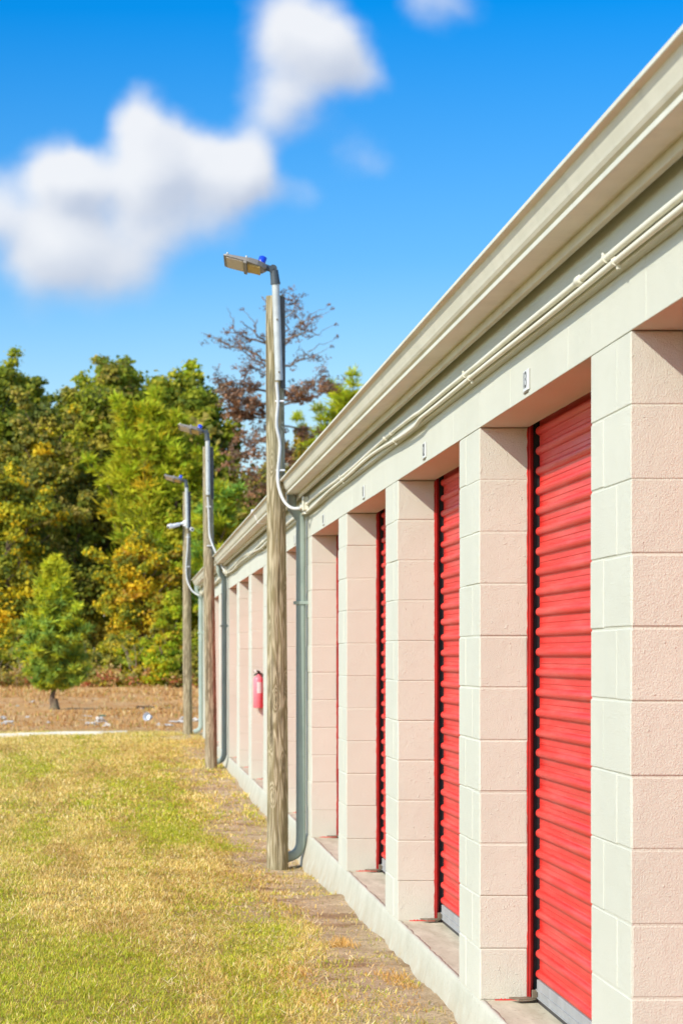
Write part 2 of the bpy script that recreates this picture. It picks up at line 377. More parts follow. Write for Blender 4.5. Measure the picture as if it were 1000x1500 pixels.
def path_strip():
    n = 90; xs = np.linspace(-22, .05, n); v = []; f = []
    for i, x in enumerate(xs):
        yc = 45.6+(x+2)*.75 if x > -5 else 43.35+(x+5)*.1
        w = 1.05*min(1, max(.12, (.15-x)/1.6))
        for s_ in (-1, -.4, .4, 1):
            y = yc+s_*w+(vnoise(x*2.1, s_, 4)-.5)*.5
            v.append((x, y, float(G0(x, y))+.02+(.018 if abs(s_) < .5 else -.03)))
    for i in range(n-1):
        for k in range(3): a = i*4+k; f.append((a, a+1, a+5, a+4))
    me = bpy.data.meshes.new('path'); me.from_pydata(v, [], f)
    m = M_('sandy_path', .95, .05); m.base(m.mix(m.rng(m.noise(3, 4), .3, .7), (.72, .64, .47, 1), (.88, .82, .66, 1)))
    me.materials.append(m.bump(m.noise(30, 3), .01, .6).m); tag(link('path', me), kind='structure')
path_strip()

def blades(n, X, Y, length, width, col, tilt=(15, 75), z_off=0):
    """n tapered bent blades; arrays of root position, size and colour"""
    Z = G0(X, Y)+z_off; az = rng.uniform(0, 2*np.pi, n); ti = np.radians(rng.uniform(tilt[0], tilt[1], n))
    d = np.stack([np.cos(az)*np.sin(ti), np.sin(az)*np.sin(ti), np.cos(ti)], 1)
    sa = az+rng.uniform(.9, 2.2, n); sd = np.stack([np.cos(sa), np.sin(sa), np.zeros(n)], 1)
    p = np.stack([X, Y, Z-.004], 1); L = length[:, None]; w = width[:, None]
    mid = p+d*L*.55; tip = p+d*L+np.array([0, 0, -1])*L*rng.uniform(.0, .3, n)[:, None]
    v = np.stack([p-sd*w*.5, p+sd*w*.5, mid+sd*w*.42, mid-sd*w*.42, tip], 1).reshape(-1, 3)
    b = (np.arange(n)*5)[:, None]
    q = np.concatenate([b+np.array([[0, 1, 2]]), b+np.array([[0, 2, 3]]), b+np.array([[3, 2, 4]])], 0)
    c = np.repeat(col, 5, 0)*np.tile(np.array([.9, .9, 1, 1, 1.1]), n)[:, None]
    return v, q, c
def grass():
    def region(y0, y1, dens, sx, lmin, lmax, w):
        xl = -(VX/FPX)*y1-.35*sx-.75; area = (1.4-xl)*(y1-y0); n = int(area*dens)
        X = rng.uniform(xl, 1.4, n); Y = rng.uniform(y0, y1, n)
        edge = .73+(fbm(Y*.9, X*1.5+7, 3, 31)-.5)*.85
        pat = fbm(X*3.2, Y*.6, 3, 40)
        inlawn = 1/(1+np.exp((X-edge)/.09)); tufts = (pat > .60)*.45+(fbm(X*6, Y*5, 2, 41) > .62)*.35+.05+.25*np.clip((1.15-X)/.35, 0, 1)*(fbm(X*11, Y*7, 2, 43) > .5)
        keep = rng.uniform(0, 1, n) < np.clip(inlawn*(.35+1.3*np.clip(pat-.25, 0, 1)+.3)+(1-inlawn)*tufts*.6, 0, 1)
        keep &= (X < 1.34)
        X, Y, inl, pat = X[keep], Y[keep], inlawn[keep], pat[keep]; n = len(X)
        # green share: patches plus the greener places of the photograph
        g = (fbm(X*2.6+3, Y*.26, 3, 50)-.5)*3.0+(fbm(X*9, Y*1.6, 2, 51)-.5)*1.6
        for gx, gy, rx, ry, a in ((.65, 25.5, .6, 3.0, 1.1), (.55, 15.2, .45, 1.5, 1.0), (.5, 12.0, .7, .9, .9), (-.2, 13.4, .5, .8, .6), (.1, 29, .8, 2.2, .5), (-.2, 11.0, .6, .8, .7), (.9, 21.5, .15, .5, 1.2), (-1.0, 33, .7, 2, .4), (.5, 22.5, .4, 1.2, .5)):
            g = g+a*np.exp(-((X-gx)/rx)**2-((Y-gy)/ry)**2)
        g = g-.02+.5*np.clip((14.5-Y)/1.5, 0, 1)-.35*(Y > 27)-.3*(Y > 40)-.25*(Y < 30)*(X < .1)*(Y > 15)-.8*(1-inl)
        green = rng.uniform(0, 1, n) < .12+.80/(1+np.exp(-2.6*g))
        dry = np.array([[.76, .60, .22], [.66, .49, .14], [.82, .71, .36], [.50, .33, .09]])[rng.choice(4, n, p=[.38, .27, .2, .15])]
        br = np.clip((fbm(X*2.2, Y*.3, 3, 60)-.5)*5, 0, 1)[:, None]; dry = dry*(1-br*.45)+np.array([.40, .23, .08])*br*.45
        gr = np.array([[.46, .49, .04], [.34, .41, .035], [.58, .55, .07], [.25, .34, .04]])[rng.choice(4, n, p=[.35, .25, .25, .15])]
        col = 1.2*np.where(green[:, None], gr, dry)*rng.uniform(.75, 1.15, n)[:, None]
        L = rng.uniform(lmin, lmax, n)*(.75+.7*pat)*np.where(green, .85, 1); Wd = np.full(n, w)*rng.uniform(.7, 1.3, n)
        return blades(n, X, Y, L, Wd, col*rng.uniform(.7, 1.12, n)[:, None], (25, 82))
    parts = [region(8.5, 15, 17000, 1.5, .016, .048, .0032), region(15, 24, 8500, 1.2, .018, .055, .0048), region(24, 47.5, 3000, 1.5, .025, .07, .0085)]
    for y0, y1, nb, wd in ((9.5, 16, 11000, .0034), (16, 26, 7000, .005)):   # long pale straws lying over the turf
        X = rng.uniform(-2.1, 1.15, nb); YY = rng.uniform(y0, y1, nb); k = fbm(X*4, YY*1.2, 3, 81) > .45; X, YY = X[k], YY[k]; nb = len(X)
        sc = np.array([[.92, .80, .48], [.80, .62, .30], [.62, .40, .14]])[rng.integers(0, 3, nb)]*rng.uniform(.85, 1.15, nb)[:, None]
        parts.append(blades(nb, X, YY, rng.uniform(.03, .085, nb), np.full(nb, wd), sc, (55, 88), .012))
    # a few big dry tufts on the bare soil, and loose straw
    for px, py, nb, sp, hh in ((500, 1388, 260, .07, .075), (583, 1437, 420, .12, .05), (470, 1470, 500, .16, .05), (425, 1432, 420, .14, .055), (600, 1452, 160, .08, .04), (590, 1480, 200, .12, .03), (405, 1300, 150, .1, .04), (520, 1425, 100, .2, .025)):
        Y = 1.51*FPX/(py-VY); x = (px-VX)*Y/FPX; X = x+rng.normal(0, sp*.5, nb); YY = Y+rng.normal(0, sp*1.2, nb); ok = X < 1.33; X, YY = X[ok], YY[ok]; nb = len(X)
        parts.append(blades(nb, X, YY, rng.uniform(.4, 1, nb)*hh, np.full(nb, .004), np.array([[.74, .50, .20], [.62, .36, .10]])[rng.integers(0, 2, nb)]*rng.uniform(.8, 1.1, nb)[:, None], (20, 80)))
    v = []; q = []; c = []; o = 0
    for a, b, d in parts: v.append(a); q.append(b+o); c.append(d); o += len(a)
    me = bpy.data.meshes.new('grass'); mesh_np(me, np.concatenate(v), np.concatenate(q), np.concatenate(c)); me.materials.append(MGRASS)
    tag(link('grass', me), 'patchy green and straw coloured lawn grass beside the building', 'grass', kind='stuff')
    # far weeds
    n = 60000; Y = 48+rng.uniform(0, 1, n)**1.3*82; X = rng.uniform(-1, 1, n)*(Y*.07+3)-Y*.012
    pt = fbm(X*.8, Y*.28, 3, 70); k = rng.uniform(0, 1, n) < np.clip((pt-.38)*3, 0.04, 1); X, Y, pt = X[k], Y[k], pt[k]; n = len(X)
    cols = np.array([[.56, .30, .11], [.66, .42, .17], [.42, .20, .08], [.72, .55, .28], [.42, .38, .08]])[rng.choice(5, n, p=[.34, .26, .18, .15, .07])]
    a, b, d = blades(n, X, Y, rng.uniform(.05, .16, n)*np.interp(Y, [48, 130], [.8, 2.0]), np.interp(Y, [48, 130], [.018, .05]), cols*rng.uniform(.75, 1.15, n)[:, None], (10, 80))
    me = bpy.data.meshes.new('weeds'); mesh_np(me, a, b, d); me.materials.append(MGRASS)
    tag(link('weeds', me), 'low brown dry weeds over the field before the wood', 'weeds', kind='stuff')
    # crumbs of soil and small stones
    mb = MB()
    for i in range(2200):
        y = 9.5+random.random()**1.4*14; x = random.uniform(.55, 1.36); s = random.uniform(.002, .007)*(1 if random.random() < .93 else 2.2)
        z = float(G0(x, y)); vs = [(x+s*random.uniform(.6, 1.2)*a, y+s*random.uniform(.6, 1.2)*b_, z+s*.6*c_) for a, b_, c_ in ((1,0,0),(-1,0,0),(0,1,0),(0,-1,0),(0,0,1.3))]
        mb.add(vs, [(0,2,4),(2,1,4),(1,3,4),(3,0,4)])
    o = mb.build('soil_crumbs', mat_plain('soil', (.34, .27, .19), .9, 0, .35, nscale=3)); tag(o, 'loose soil crumbs along the foot of the wall', 'soil', kind='stuff')
grass()

# ------------------------------------------------------------ building
BR = empty('storage_building', (CPX, Y1, 0), 'long low white block storage building with red roller doors', 'building')
def pier(y0, y1, seed):
    rr = random.Random(seed); mb = MB()
    mb.box(CPX+.0028, CPX+.19-.002, y0+.0026, y1-.0026, Z0-.02, ZL-.001)
    for k in range(11):
        za = Z0+k*CRS+.0011; zb = Z0+(k+1)*CRS-.0011; w = y1-y0
        if w < .7: cuts = [y0, y0+(w/3 if (k+seed) % 2 else 2*w/3), y1]
        else:
            cuts = [y0]; c = y0+(.2 if k % 2 else .4)
            while c < y1-.15: cuts.append(c); c += .4
            cuts.append(y1)
        for a, b in zip(cuts[:-1], cuts[1:]):
            j = rr.uniform(-.0016, .0016); j2 = rr.uniform(-.0016, .0016)
            mb.box(CPX+j, CPX+.19, a+(.0004 if a > y0 else j2), b-(.0004 if b < y1 else j2), za+rr.uniform(0, .0012), zb, rr.choice((.0022, .003, .004, .0055)))
    return mb.build('pier', MW, BR)
piers = []; y = Y1-2*PER; k = -1
while k <= 13:
    ya = Y1+(k-1)*PER; yb = ya+PW if k < 13 else YEND
    piers.append((ya, yb)); pier(ya, yb, k+20); k += 1
YS = piers[0][0]
# lintel band of block above the openings
mb = MB(); rr = random.Random(3)
mb.box(CPX+.0025, CPX+.19, YS+.002, YEND-.002, ZL+.002, 2.84)
zz = ZL
for row, h in enumerate((.2, .2)):
    y = YS
    while y < YEND-.01:
        y2 = min(y+(.4064 if y > YS or row else .2), YEND); j = rr.uniform(-.0006, .0006)
        mb.box(CPX+j, CPX+.01, y+.0003, y2-.0003, zz+.0008, zz+h-.0006, .0012); y = y2
    zz += h
mb.box(CPX+.0005, CPX+.01, YS, YEND, zz, 2.845)
mb.build('lintel', MW, BR)
# rear and end walls, room dividers
mb = MB(); mb.box(1.72, 7.45, YS+.01, YEND-.01, .05, 2.83); mb.box(CPX+.195, 1.72, YEND-.5, YEND-.004, .05, 2.83); mb.box(7.45, 7.6, YS, YEND, 0, 2.85)
for (ya, yb) in piers: mb.box(CPX+.192, 1.73, ya+.06, yb-.06, .1, 2.6)
mb.build('wall', MW, BR)
# floor slab and painted foundation edge
mb = MB(); mb.box(CPX+.012, 1.73, YS, YEND-.02, -.1, Z0); mb.build('floor_slab', MC, BR)
def foundation():
    ys = np.arange(YS, YEND+.001, .035); v = []; f = []
    def nz(y, s, sc=1, _=0): return float(vnoise(y*sc, s*3.7, s))-.5
    for y in ys:
        bulge = .016*max(0, nz(y, 1, .7)+.25)+.006*nz(y, 2, 4); chip = .004*nz(y, 3, 22)
        pr = [(CPX-.055-bulge*1.3, -.18), (CPX-.040-bulge, -.03), (CPX-.022-bulge*.7+.004*nz(y, 8, 11), .03), (CPX-.010-bulge*.3, .09), (CPX-.004+chip*.5, .135),
              (CPX+.0005+chip, Z0-.006+chip*.3), (CPX+.009+chip, Z0+.0010), (CPX+.022+.016*nz(y, 5, 9)+.012*nz(y, 6, 25), Z0+.0008), (CPX+.024+.016*nz(y, 5, 9)+.012*nz(y, 6, 25), Z0-.02)]
        v += [(a, y, b) for a, b in pr]
    n = 9; L = len(ys)
    f = [(i*n+k, i*n+k+1, (i+1)*n+k+1, (i+1)*n+k) for i in range(L-1) for k in range(n-1)]
    mb = MB(); mb.add(v, f, True); mb.add(v[:n], [tuple(range(n))]); mb.add(v[-n:], [tuple(range(n))])
    mb.build('foundation', MFOUND, BR)
foundation()
# fascia board, roof, gutter
mb = MB(); mb.box(1.308, 1.328, YS, YEND, 2.700, 2.86, .002); mb.box(1.328, CPX-.001, YS, YEND, 2.762, 2.85); mb.build('fascia', MF, BR)
mb = MB(); mb.box(1.36, CPX+.0002, YS, YEND-.003, 2.580, 2.761, .003); mb.build('frieze_board', MW, BR)
mb = MB(); mb.add([(1.23, YS-.05, 2.862), (4.5, YS-.05, 3.14), (7.75, YS-.05, 2.868), (1.23, YEND+.02, 2.862), (4.5, YEND+.02, 3.14), (7.75, YEND+.02, 2.868),
     (1.23, YS-.05, 2.85), (4.5, YS-.05, 3.12), (7.75, YS-.05, 2.855), (1.23, YEND+.02, 2.85), (4.5, YEND+.02, 3.12), (7.75, YEND+.02, 2.855)],
    [(0,1,4,3),(1,2,5,4),(6,9,10,7),(7,10,11,8),(0,3,9,6),(2,8,11,5),(0,6,7,1),(1,7,8,2),(3,4,10,9),(4,5,11,10)]); mb.build('roof', MROOF, BR)
GP = [(1.333, 2.86), (1.333, 2.755), (1.251, 2.755), (1.2485, 2.757), (1.2482, 2.772), (1.2500, 2.7745), (1.240, 2.781), (1.2335, 2.791), (1.2305, 2.80), (1.2145, 2.843), (1.2125, 2.8455), (1.1950, 2.848), (1.1930, 2.850), (1.1925, 2.861), (1.195, 2.8635), (1.206, 2.8635), (1.208, 2.861), (1.222, 2.83), (1.238, 2.80), (1.26, 2.765), (1.325, 2.765), (1.327, 2.86)]
GP = [(a*.981, 1.51+(b-1.51)*.981) for a, b in GP]
def gut(y0, y1):
    mb = MB(); mb.extrude_y(GP, y0, y1); return mb
GY = [YS-.04, 16.9, 23.9, 45.35]
g1 = gut(GY[0], GY[3]); gut_o = g1.build('gutter', MT, BR)
def joint(y, w=.11):
    mb = MB(); cx, cz = 1.242, 2.775
    pr = [(cx+(a-cx)*1.035-.002, cz+(b-cz)*1.05) for a, b in GP[1:16]]
    mb.extrude_y(pr, y-w/2, y+w/2); return mb
joint(23.9, .16).build('gutter_joint', MWHT, gut_o)
mb = MB(); mb.extrude_y([(a, b) for a, b in GP[:16]], 45.35, 45.354); mb.build('end_cap', MT, gut_o)
# hanger-like cup on the joint
mb = MB(); mb.tube([(1.168, 23.84, 2.842), (1.178, 23.9, 2.852), (1.22, 23.95, 2.848)], .008, 8); mb.build('gutter_hook', MWHT, gut_o)
# downspouts
def downspout(y):
    mb = MB(); r = .036; sq = (1.25, 1, .55)
    zb = .10 if y < 25 else .14+(.0 if y < 40 else .08)
    pts = [(1.268, y, 2.745), (1.268, y, 2.665), (1.272, y, 2.63), (1.334, y, 2.55), (1.338, y, 2.51)]
    g = float(G0(1.2, y)); low = g+.15
    pts += [(1.338, y, 2.0), (1.338, y, 1.2), (1.338, y, .6), (1.338, y, low+.05)]
    mb.tube(pts, r, 20, squash=(1.2, 1, .6)); o = mb.build('downspout', MDS, BR)
    mb = MB(); cv = [(1.338, y, low+.075)]
    for i in range(1, 9):
        a = i/8*R(78); cv.append((1.338-.09*(1-math.cos(a)), y, low+.05-.11*math.sin(a)))
    cv.append((1.215, y, low-.075))
    mb.tube(cv, [r*1.04]*len(cv), 20, squash=(1.2, 1, .6)); mb.build('elbow', MDS, o)
    mb = MB(); mb.box(1.285, CPX+.002, y-.052, y+.052, 1.9, 1.925, .002); mb.build('strap', MDS, o)
for y in (19.72, 34.85, 45.6): downspout(y)
# conduits, couplings, clamps
def cz1(y): return 2.6226+(.010*math.sin(y*1.1)+.008*math.sin(y*.43+1) if y > 12 else .001*math.sin(y*3))
def cz2(y): return 2.5935+(.012*math.sin(y*.9+.5)+.006*math.sin(y*1.9) if y > 12 else .0015*math.sin(y*2+1))
for fz, nm, cx in ((cz1, 'conduit', 1.3465), (cz2, 'conduit', 1.3475)):
    mb = MB(); ys = np.arange(YS, YEND-.1, .2)
    mb.tube([(cx, y, min(fz(y), 2.66)) for y in ys], .0098 if fz is cz1 else .0092, 10); o = mb.build(nm, MCON, BR)
    mb = MB()
    if fz is cz1:
        for y in (4.6, 7.69, 13.4, 19.1, 25.2, 31.3, 37.4):
            mb = MB(); z = fz(y); mb.tube([(cx, y-.035, z), (cx, y-.034, z), (cx, y-.012, z), (cx, y+.012, z), (cx, y+.034, z), (cx, y+.035, z)], [.0115, .0155, .015, .0165, .0155, .0115], 12)
            mb.build('coupling', MCON, o)
for y in (4.4, 7.27, 10.27, 13.1, 16.2, 22.3, 25.6, 28.4, 31.5, 37.0, 40.1):
    mb = MB(); z = cz1(y); mb.box(1.334, 1.362, y-.010, y+.010, z+.006, z+.016, .002); mb.tube([(1.3465, y-.008, z), (1.3465, y+.008, z)], .0140, 10); mb.build('conduit_clamp', MCON, BR)
    mb = MB(); y -= .13; z = cz2(y); mb.tube([(1.3475, y-.008, z), (1.3475, y+.008, z)], .0130, 10); mb.box(1.350, 1.362, y-.005, y+.005, z-.022, z-.006, .001)
    mb.build('conduit_clamp', MCON, BR)
def jbox(y):
    mb = MB(); z = 2.640; mb.box(1.322, 1.3605, y-.05, y+.05, z-.055, z+.045, .004); o = mb.build('junction_box', MCON, BR)
    mb = MB(); mb.box(1.315, 1.322, y-.055, y+.055, z-.058, z+.048, .002); mb.tube([(1.342, y, z-.055), (1.342, y, z-.08)], .016, 10); mb.tube([(1.30, y+.02, z-.03), (1.322, y+.02, z-.03)], .018, 10)
    mb.build('cover_plate', MCON, o)
for y in (19.2, 34.15, 45.0): jbox(y)

# roller doors
def roller_door(y0, y1):
    """curtain between the piers, y0 near and y1 far"""
    mb = MB(); zb = Z0+.085; zt = 2.66; xb = 1.619; p = .0785; prof = []; z = zb
    while z < zt:
        prof += [(xb, z), (xb-.001, z+.006)]
        for i in range(9):
            a = math.pi*i/8; prof.append((xb-.0035-.0125*math.sin(a), z+.008+.033*(1-math.cos(a))/2))
        prof += [(xb-.001, z+.043), (xb, z+.046), (xb, z+.0585), (xb-.0022, z+.060), (xb, z+.0615)]
        z += p
    prof.append((xb, zt)); ya, yb = y0-.04, y1-.046
    full = prof+[(xb+.006, zt), (xb+.006, zb)]
    mb.extrude_y(full[:len(prof)], ya, yb, closed=False, smooth=False)
    mb.box(xb+.002, xb+.006, ya, yb, zb, zt)
    # rounded ends of the ribs
    z = zb
    while z < zt-p:
        n = 8; c = (xb-.0035, yb, z+.0245); vs = []
        for i in range(n+1):
            a = math.pi*i/n; vs.append((c[0]-.0125*math.sin(a), yb, c[2]-.0165*math.cos(a)))
        for i in range(n+1):
            a = math.pi*i/n; vs.append((c[0]-.007*math.sin(a), yb+.010, c[2]-.010*math.cos(a)))
        vs.append((c[0], yb+.013, c[2]))
        mb.add(vs, [(i, i+1, n+2+i, n+1+i) for i in range(n)]+[(n+1+i, n+2+i, 2*n+2) for i in range(n)], True)
        z += p
    d = mb.build('roller_door', MD, BR)
    mb = MB(); mb.box(1.607, 1.624, ya, yb-.004, Z0+.014, zb+.004, .002); mb.box(1.602, 1.607, ya, yb-.004, Z0+.045, Z0+.052); mb.box(1.603, 1.607, ya, yb-.004, Z0+.018, Z0+.022); mb.build('bottom_bar', MBAR, d)
    mb = MB(); mb.box(1.608, 1.622, ya, yb-.004, Z0, Z0+.014); mb.build('bottom_seal', MBLK, d)
    for s in (0, 1):
        mb = MB()
        if s: mb.box(1.5825, 1.596, y1-.022, y1+.02, Z0+.012, 2.6, .002); mb.box(1.5825, 1.587, y1-.030, y1-.022, Z0+.012, 2.6); mb.box(1.596, 1.60, y1-.008, y1+.02, Z0+.012, 2.6)
        else: mb.box(1.5825, 1.602, y0-.02, y0+.022, Z0+.012, 2.6, .002); mb.box(1.626, 1.645, y0-.02, y0+.03, Z0+.01, 2.6)
        mb.build('guide_track', MTR, d)
    mb = MB(); mb.box(1.601, 1.64, y1-.007, y1+.02, Z0+.012, 2.6); mb.box(1.632, 1.645, y1-.05, y1-.007, Z0+.01, 2.6); mb.build('track_gap_shade', MBLK, d)  # black boxes added to paint the shade in the gap beside the track
    mb = MB(); a = y1-.005   # stop plate bolted to the slab under the track
    mb.add([(1.50, a-.03, Z0+.018), (1.60, a-.01, Z0+.018), (1.60, a-.075, Z0+.018), (1.53, a-.095, Z0+.018), (1.50, a-.03, Z0+.012), (1.60, a-.01, Z0+.012), (1.60, a-.075, Z0+.012), (1.53, a-.095, Z0+.012)],
           [(0,1,2,3),(4,7,6,5),(0,3,7,4),(1,5,6,2),(0,4,5,1),(3,2,6,7)]); mb.box(1.585, 1.607, a-.07, a-.055, Z0+.018, Z0+.05, .002)
    mb.build('stop_plate', MBR, d)
    mb = MB(); rr = random.Random(5)   # ragged red overspray on the jamb
    n = 90; vs = []
    for i in range(n+1):
        z = Z0+.002+(2.24)*i/n; e = .0025+.004*rr.random()**3; vs += [(CPX+.19-e, y1-.0022, z), (CPX+.1905, y1-.0022, z)]
    mb.add(vs, [(2*i, 2*i+1, 2*i+3, 2*i+2) for i in range(n)]); vs = []
    for i in range(31):
        x = CPX+.06+.13*i/30; e = .001+.005*rr.random()**2+.003*i/30; vs += [(x, y1-.0026, Z0+.0005), (x, y1-.0026, Z0+.003+e)]
    mb.add(vs, [(2*i, 2*i+1, 2*i+3, 2*i+2) for i in range(30)])
    mb.build('paint_overspray', mat_red, d)
    return d
mat_red = mat_plain('red_overspray', (.55, .05, .04), .7, 0, .3)
d0 = roller_door(piers[2][1], piers[3][0])          # the first door fully in view
for i in range(len(piers)-1):
    if i == 2: continue
    c = copy_tree(d0, BR); c.location.y = (i-2)*PER

# ------------------------------------------------------------ number plates
def digits_mesh(txt):
    cu = bpy.data.curves.new('t', 'FONT'); cu.body = txt; cu.size = .080; cu.extrude = .0006; cu.align_x = 'CENTER'; cu.align_y = 'CENTER'; cu.space_character = .95
    o = bpy.data.objects.new('t', cu); C.objects.link(o); dg = bpy.context.evaluated_depsgraph_get()
    me = bpy.data.meshes.new_from_object(o.evaluated_get(dg)); bpy.data.objects.remove(o); me.materials.clear(); me.materials.append(MINK); return me
for n, i in ((13, 2), (12, 3), (11, 4), (10, 5), (9, 6)):
    yc = (piers[i][1]+piers[i+1][0])/2+.01; zc = ZL+.058
    lb = {13: 'small white number plate reading 13 above the nearest full red door', 12: 'small white number plate reading 12 above the second opening',
          11: 'small white number plate reading 11 above the third opening', 10: 'small white number plate reading 10 just before the first downspout', 9: 'small white number plate reading 9 between downspout and nearest pole'}[n]
    t = empty('number_plate', (CPX, yc, zc), lb, 'sign', 'unit number plates over the doors')
    mb = MB(); mb.box(CPX-.005, CPX-.0012, yc-.062, yc+.062, zc-.036, zc+.036, .001); mb.build('plate', MSIGN, t)
    o = bpy.data.objects.new('numerals', digits_mesh(str(n))); C.objects.link(o); o.parent = t
    o.matrix_local = Matrix(((0, 0, -1, -.0062), (-1, 0, 0, .018), (0, 1, 0, 0), (0, 0, 0, 1)))
    mb = MB(); mb.box(CPX-.0045, CPX-.001, yc-.03, yc+.06, zc-.043, zc-.038, .001); mb.build('mounting_strip', MBR, t)

# ------------------------------------------------------------ lamp poles
def light_pole(x, y, label, idx):
    g = float(G0(x, y)); g = {0: -.075, 1: -.007, 2: .105}[idx]
    lean = (.018, .042, .020)[idx]; o0, o1 = ((.021, -.002), (-.007, -.007), (.005, -.004))[idx]; axp = lambda h: -lean*h/4.3
    t = empty('light_pole', (x, y, g), label, 'lamp post', 'wooden light poles along the wall')
    L = lambda a, b, c: (x+a, y+b, g+c)
    rr = random.Random(idx+2); mb = MB(); H = 4.30; n = 40; nr = 36; vs = []
    for i in range(n+1):
        h = -.25+(H+.25)*i/n; ax = axp(h)+.004*math.sin(h*1.2+idx); r0 = .081+(.0665-.081)*max(0, h)/H
        for k in range(nr):
            a = 2*math.pi*k/nr; cr = .004*math.exp(-((k-27-.6*math.sin(h))/.7)**2)*(1 if h < 2.2 else .3)   # a drying check
            r = r0*(1+.014*math.sin(3*a+h*.7)+.012*math.sin(h*3.1+a))-cr*2.2
            vs.append(L(ax+r*math.cos(a), r*math.sin(a), h))
    fs = [(i*nr+k, i*nr+(k+1) % nr, (i+1)*nr+(k+1) % nr, (i+1)*nr+k) for i in range(n) for k in range(nr)]
    mb.add(vs, fs, True); mb.add(vs[-nr:], [tuple(range(nr))]); mb.build('pole', MPOLE if idx == 0 else MPOLE2, t)
    # galvanized mast strapped to the camera side
    mb = MB(); p0 = L(axp(3.655)+o0, -.108, 3.655); p1 = L(axp(4.385)+o1, -.108, 4.385); dx = p1[0]-x+.020; mb.tube([p0, p1], .0285, 20); ma = mb.build('mast_pipe', MGALV, t)
    for f in (.08, .62):
        c = Vector(p0).lerp(Vector(p1), f); mb = MB(); mb.tube([(c.x, c.y-.024, c.z), (c.x, c.y-.034, c.z)], .007, 8); mb.build('bolt', MBR, ma)
    mb = MB(); vs = []   # added dark strip painting the mast pipe's shade on the pole top
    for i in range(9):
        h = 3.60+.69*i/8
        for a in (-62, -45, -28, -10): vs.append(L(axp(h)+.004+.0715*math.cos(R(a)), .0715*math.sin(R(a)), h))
    mb.add(vs, [(i*4+k, i*4+k+1, i*4+k+5, i*4+k+4) for i in range(8) for k in range(3)], True); mb.build('pipe_shade_strip', MSTRIP, t)
    # slip fitter and knuckle
    mb = MB(); mb.tube([L(-.021+dx, -.108, 4.375), L(-.0215+dx, -.108, 4.392)], .037, 16); mb.tube([L(-.022+dx, -.108, 4.39), L(-.032+dx, -.108, 4.48)], [.035, .031], 16)
    kx, kz = -.040+dx, 4.490
    mb.tube([L(kx, -.135, kz), L(kx, -.081, kz)], .030, 20); mb.tube([L(kx-.005, -.142, kz), L(kx-.005, -.074, kz)], .010, 8)
    mb.tube([L(kx-.02, -.108, kz+.002), L(kx-.062, -.108, kz+.014)], [.022, .026], 12); mb.build('bracket', MSLATE, t)
    # lamp head: built along -X then tilted up
    M = Matrix.Translation(L(kx-.045, -.108, kz+.008)) @ Matrix.Rotation(R(-8), 4, 'Z') @ Matrix.Rotation(R(15.5), 4, 'Y') @ Matrix.Rotation(R(-13), 4, 'X') @ Matrix.Scale(.93, 4)
    def T(pts): return [tuple(M @ Vector(p)) for p in pts]
    st = [(0, .040, .018, -.016), (-.03, .075, .020, -.028), (-.07, .105, .019, -.033), (-.14, .128, .014, -.033), (-.16, .132, .007, -.033), (-.33, .132, -.006, -.032), (-.352, .124, -.012, -.030)]
    vs = []; m = 8
    for sx, hw, zt, zb in st:
        ring = [(-hw, zb), (-hw, zt-.012), (-hw+.02, zt-.002), (0, zt+.004), (hw-.02, zt-.002), (hw, zt-.012), (hw, zb), (0, zb)]
        vs += [(sx, a, b) for a, b in ring]
    fs = [(i*m+k, i*m+(k+1) % m, (i+1)*m+(k+1) % m, (i+1)*m+k) for i in range(len(st)-1) for k in range(m)]
    mb = MB(); mb.add(T(vs), fs+[tuple(range(m)), tuple(range((len(st)-1)*m, len(st)*m))]); hd = mb.build('lamp_head', MHEAD, t)
    def tb(mat, name, par, *b):
        q = MB(); q.box(*b, .002); q.v = T(q.v); return q.build(name, mat, par)
    tb(MLENS, 'lens', hd, -.325, -.185, -.115, .115, -.041, -.031)
    tb(MAMB, 'driver_cover', hd, -.150, -.045, -.085, .085, -.046, -.032)
    tb(MHEAD, 'rim', hd, -.182, -.155, -.13, .13, -.052, -.030)
    mb = MB(); mb.tube(T([(-.055, 0, .018), (-.055, 0, .034), (-.055, 0, .078), (-.055, 0, .084)]), [.028, .030, .030, .022], 18); mb.build('photocell', MBLUE, hd)
    mb = MB(); mb.tube(T([(-.325, -.115, -.012), (-.325, -.115, .002)]), .008, 8); mb.tube(T([(-.17, -.115, .0), (-.17, -.115, .014)]), .008, 8); mb.build('bolt', MGALV, hd)
    # cable down to the building
    way = {0: [(405, 560), (407, 588), (405, 622), (410, 652), (407, 690), (408, 712), (415, 732), (425, 743), (437, 745), (448, 741)],
           1: [(304, 728), (305, 745), (306, 765), (307, 785), (313, 803), (322, 823), (331, 838)],
           2: [(275, 782), (274.5, 800), (272.5, 828), (273.5, 848), (278, 860), (284, 868), (292, 872), (298, 869)]}[idx]
    nw = len(way)-1; ye = {0: 19.2, 1: 34.15, 2: 45.0}[idx]; pts = []
    for q, (wx, wy) in enumerate(way):
        u = max(0, (q/nw-.45)/.55)**1.3; w_ = P(wx, wy, (y-.10)*(1-u)+ye*u)
        if q == nw: w_.x = 1.32
        pts.append((w_.x-x, w_.y-y, w_.z-g))
    # smooth by Catmull-Rom
    pp = [Vector(pts[0])]+[Vector(q) for q in pts]+[Vector(pts[-1])]; sm = []
    for i in range(1, len(pp)-2):
        for s in range(8):
            u = s/8; a, b, c_, d = pp[i-1:i+3]; sm.append(.5*((2*b)+(c_-a)*u+(2*a-5*b+4*c_-d)*u*u+(3*b-a-3*c_+d)*u**3))
    sm.append(pp[-1]); mb = MB(); mb.tube([L(*q) for q in sm], .0125 if idx < 2 else .0135, 10); cb = mb.build('cable', MCAB if idx < 2 else MCAB, t)
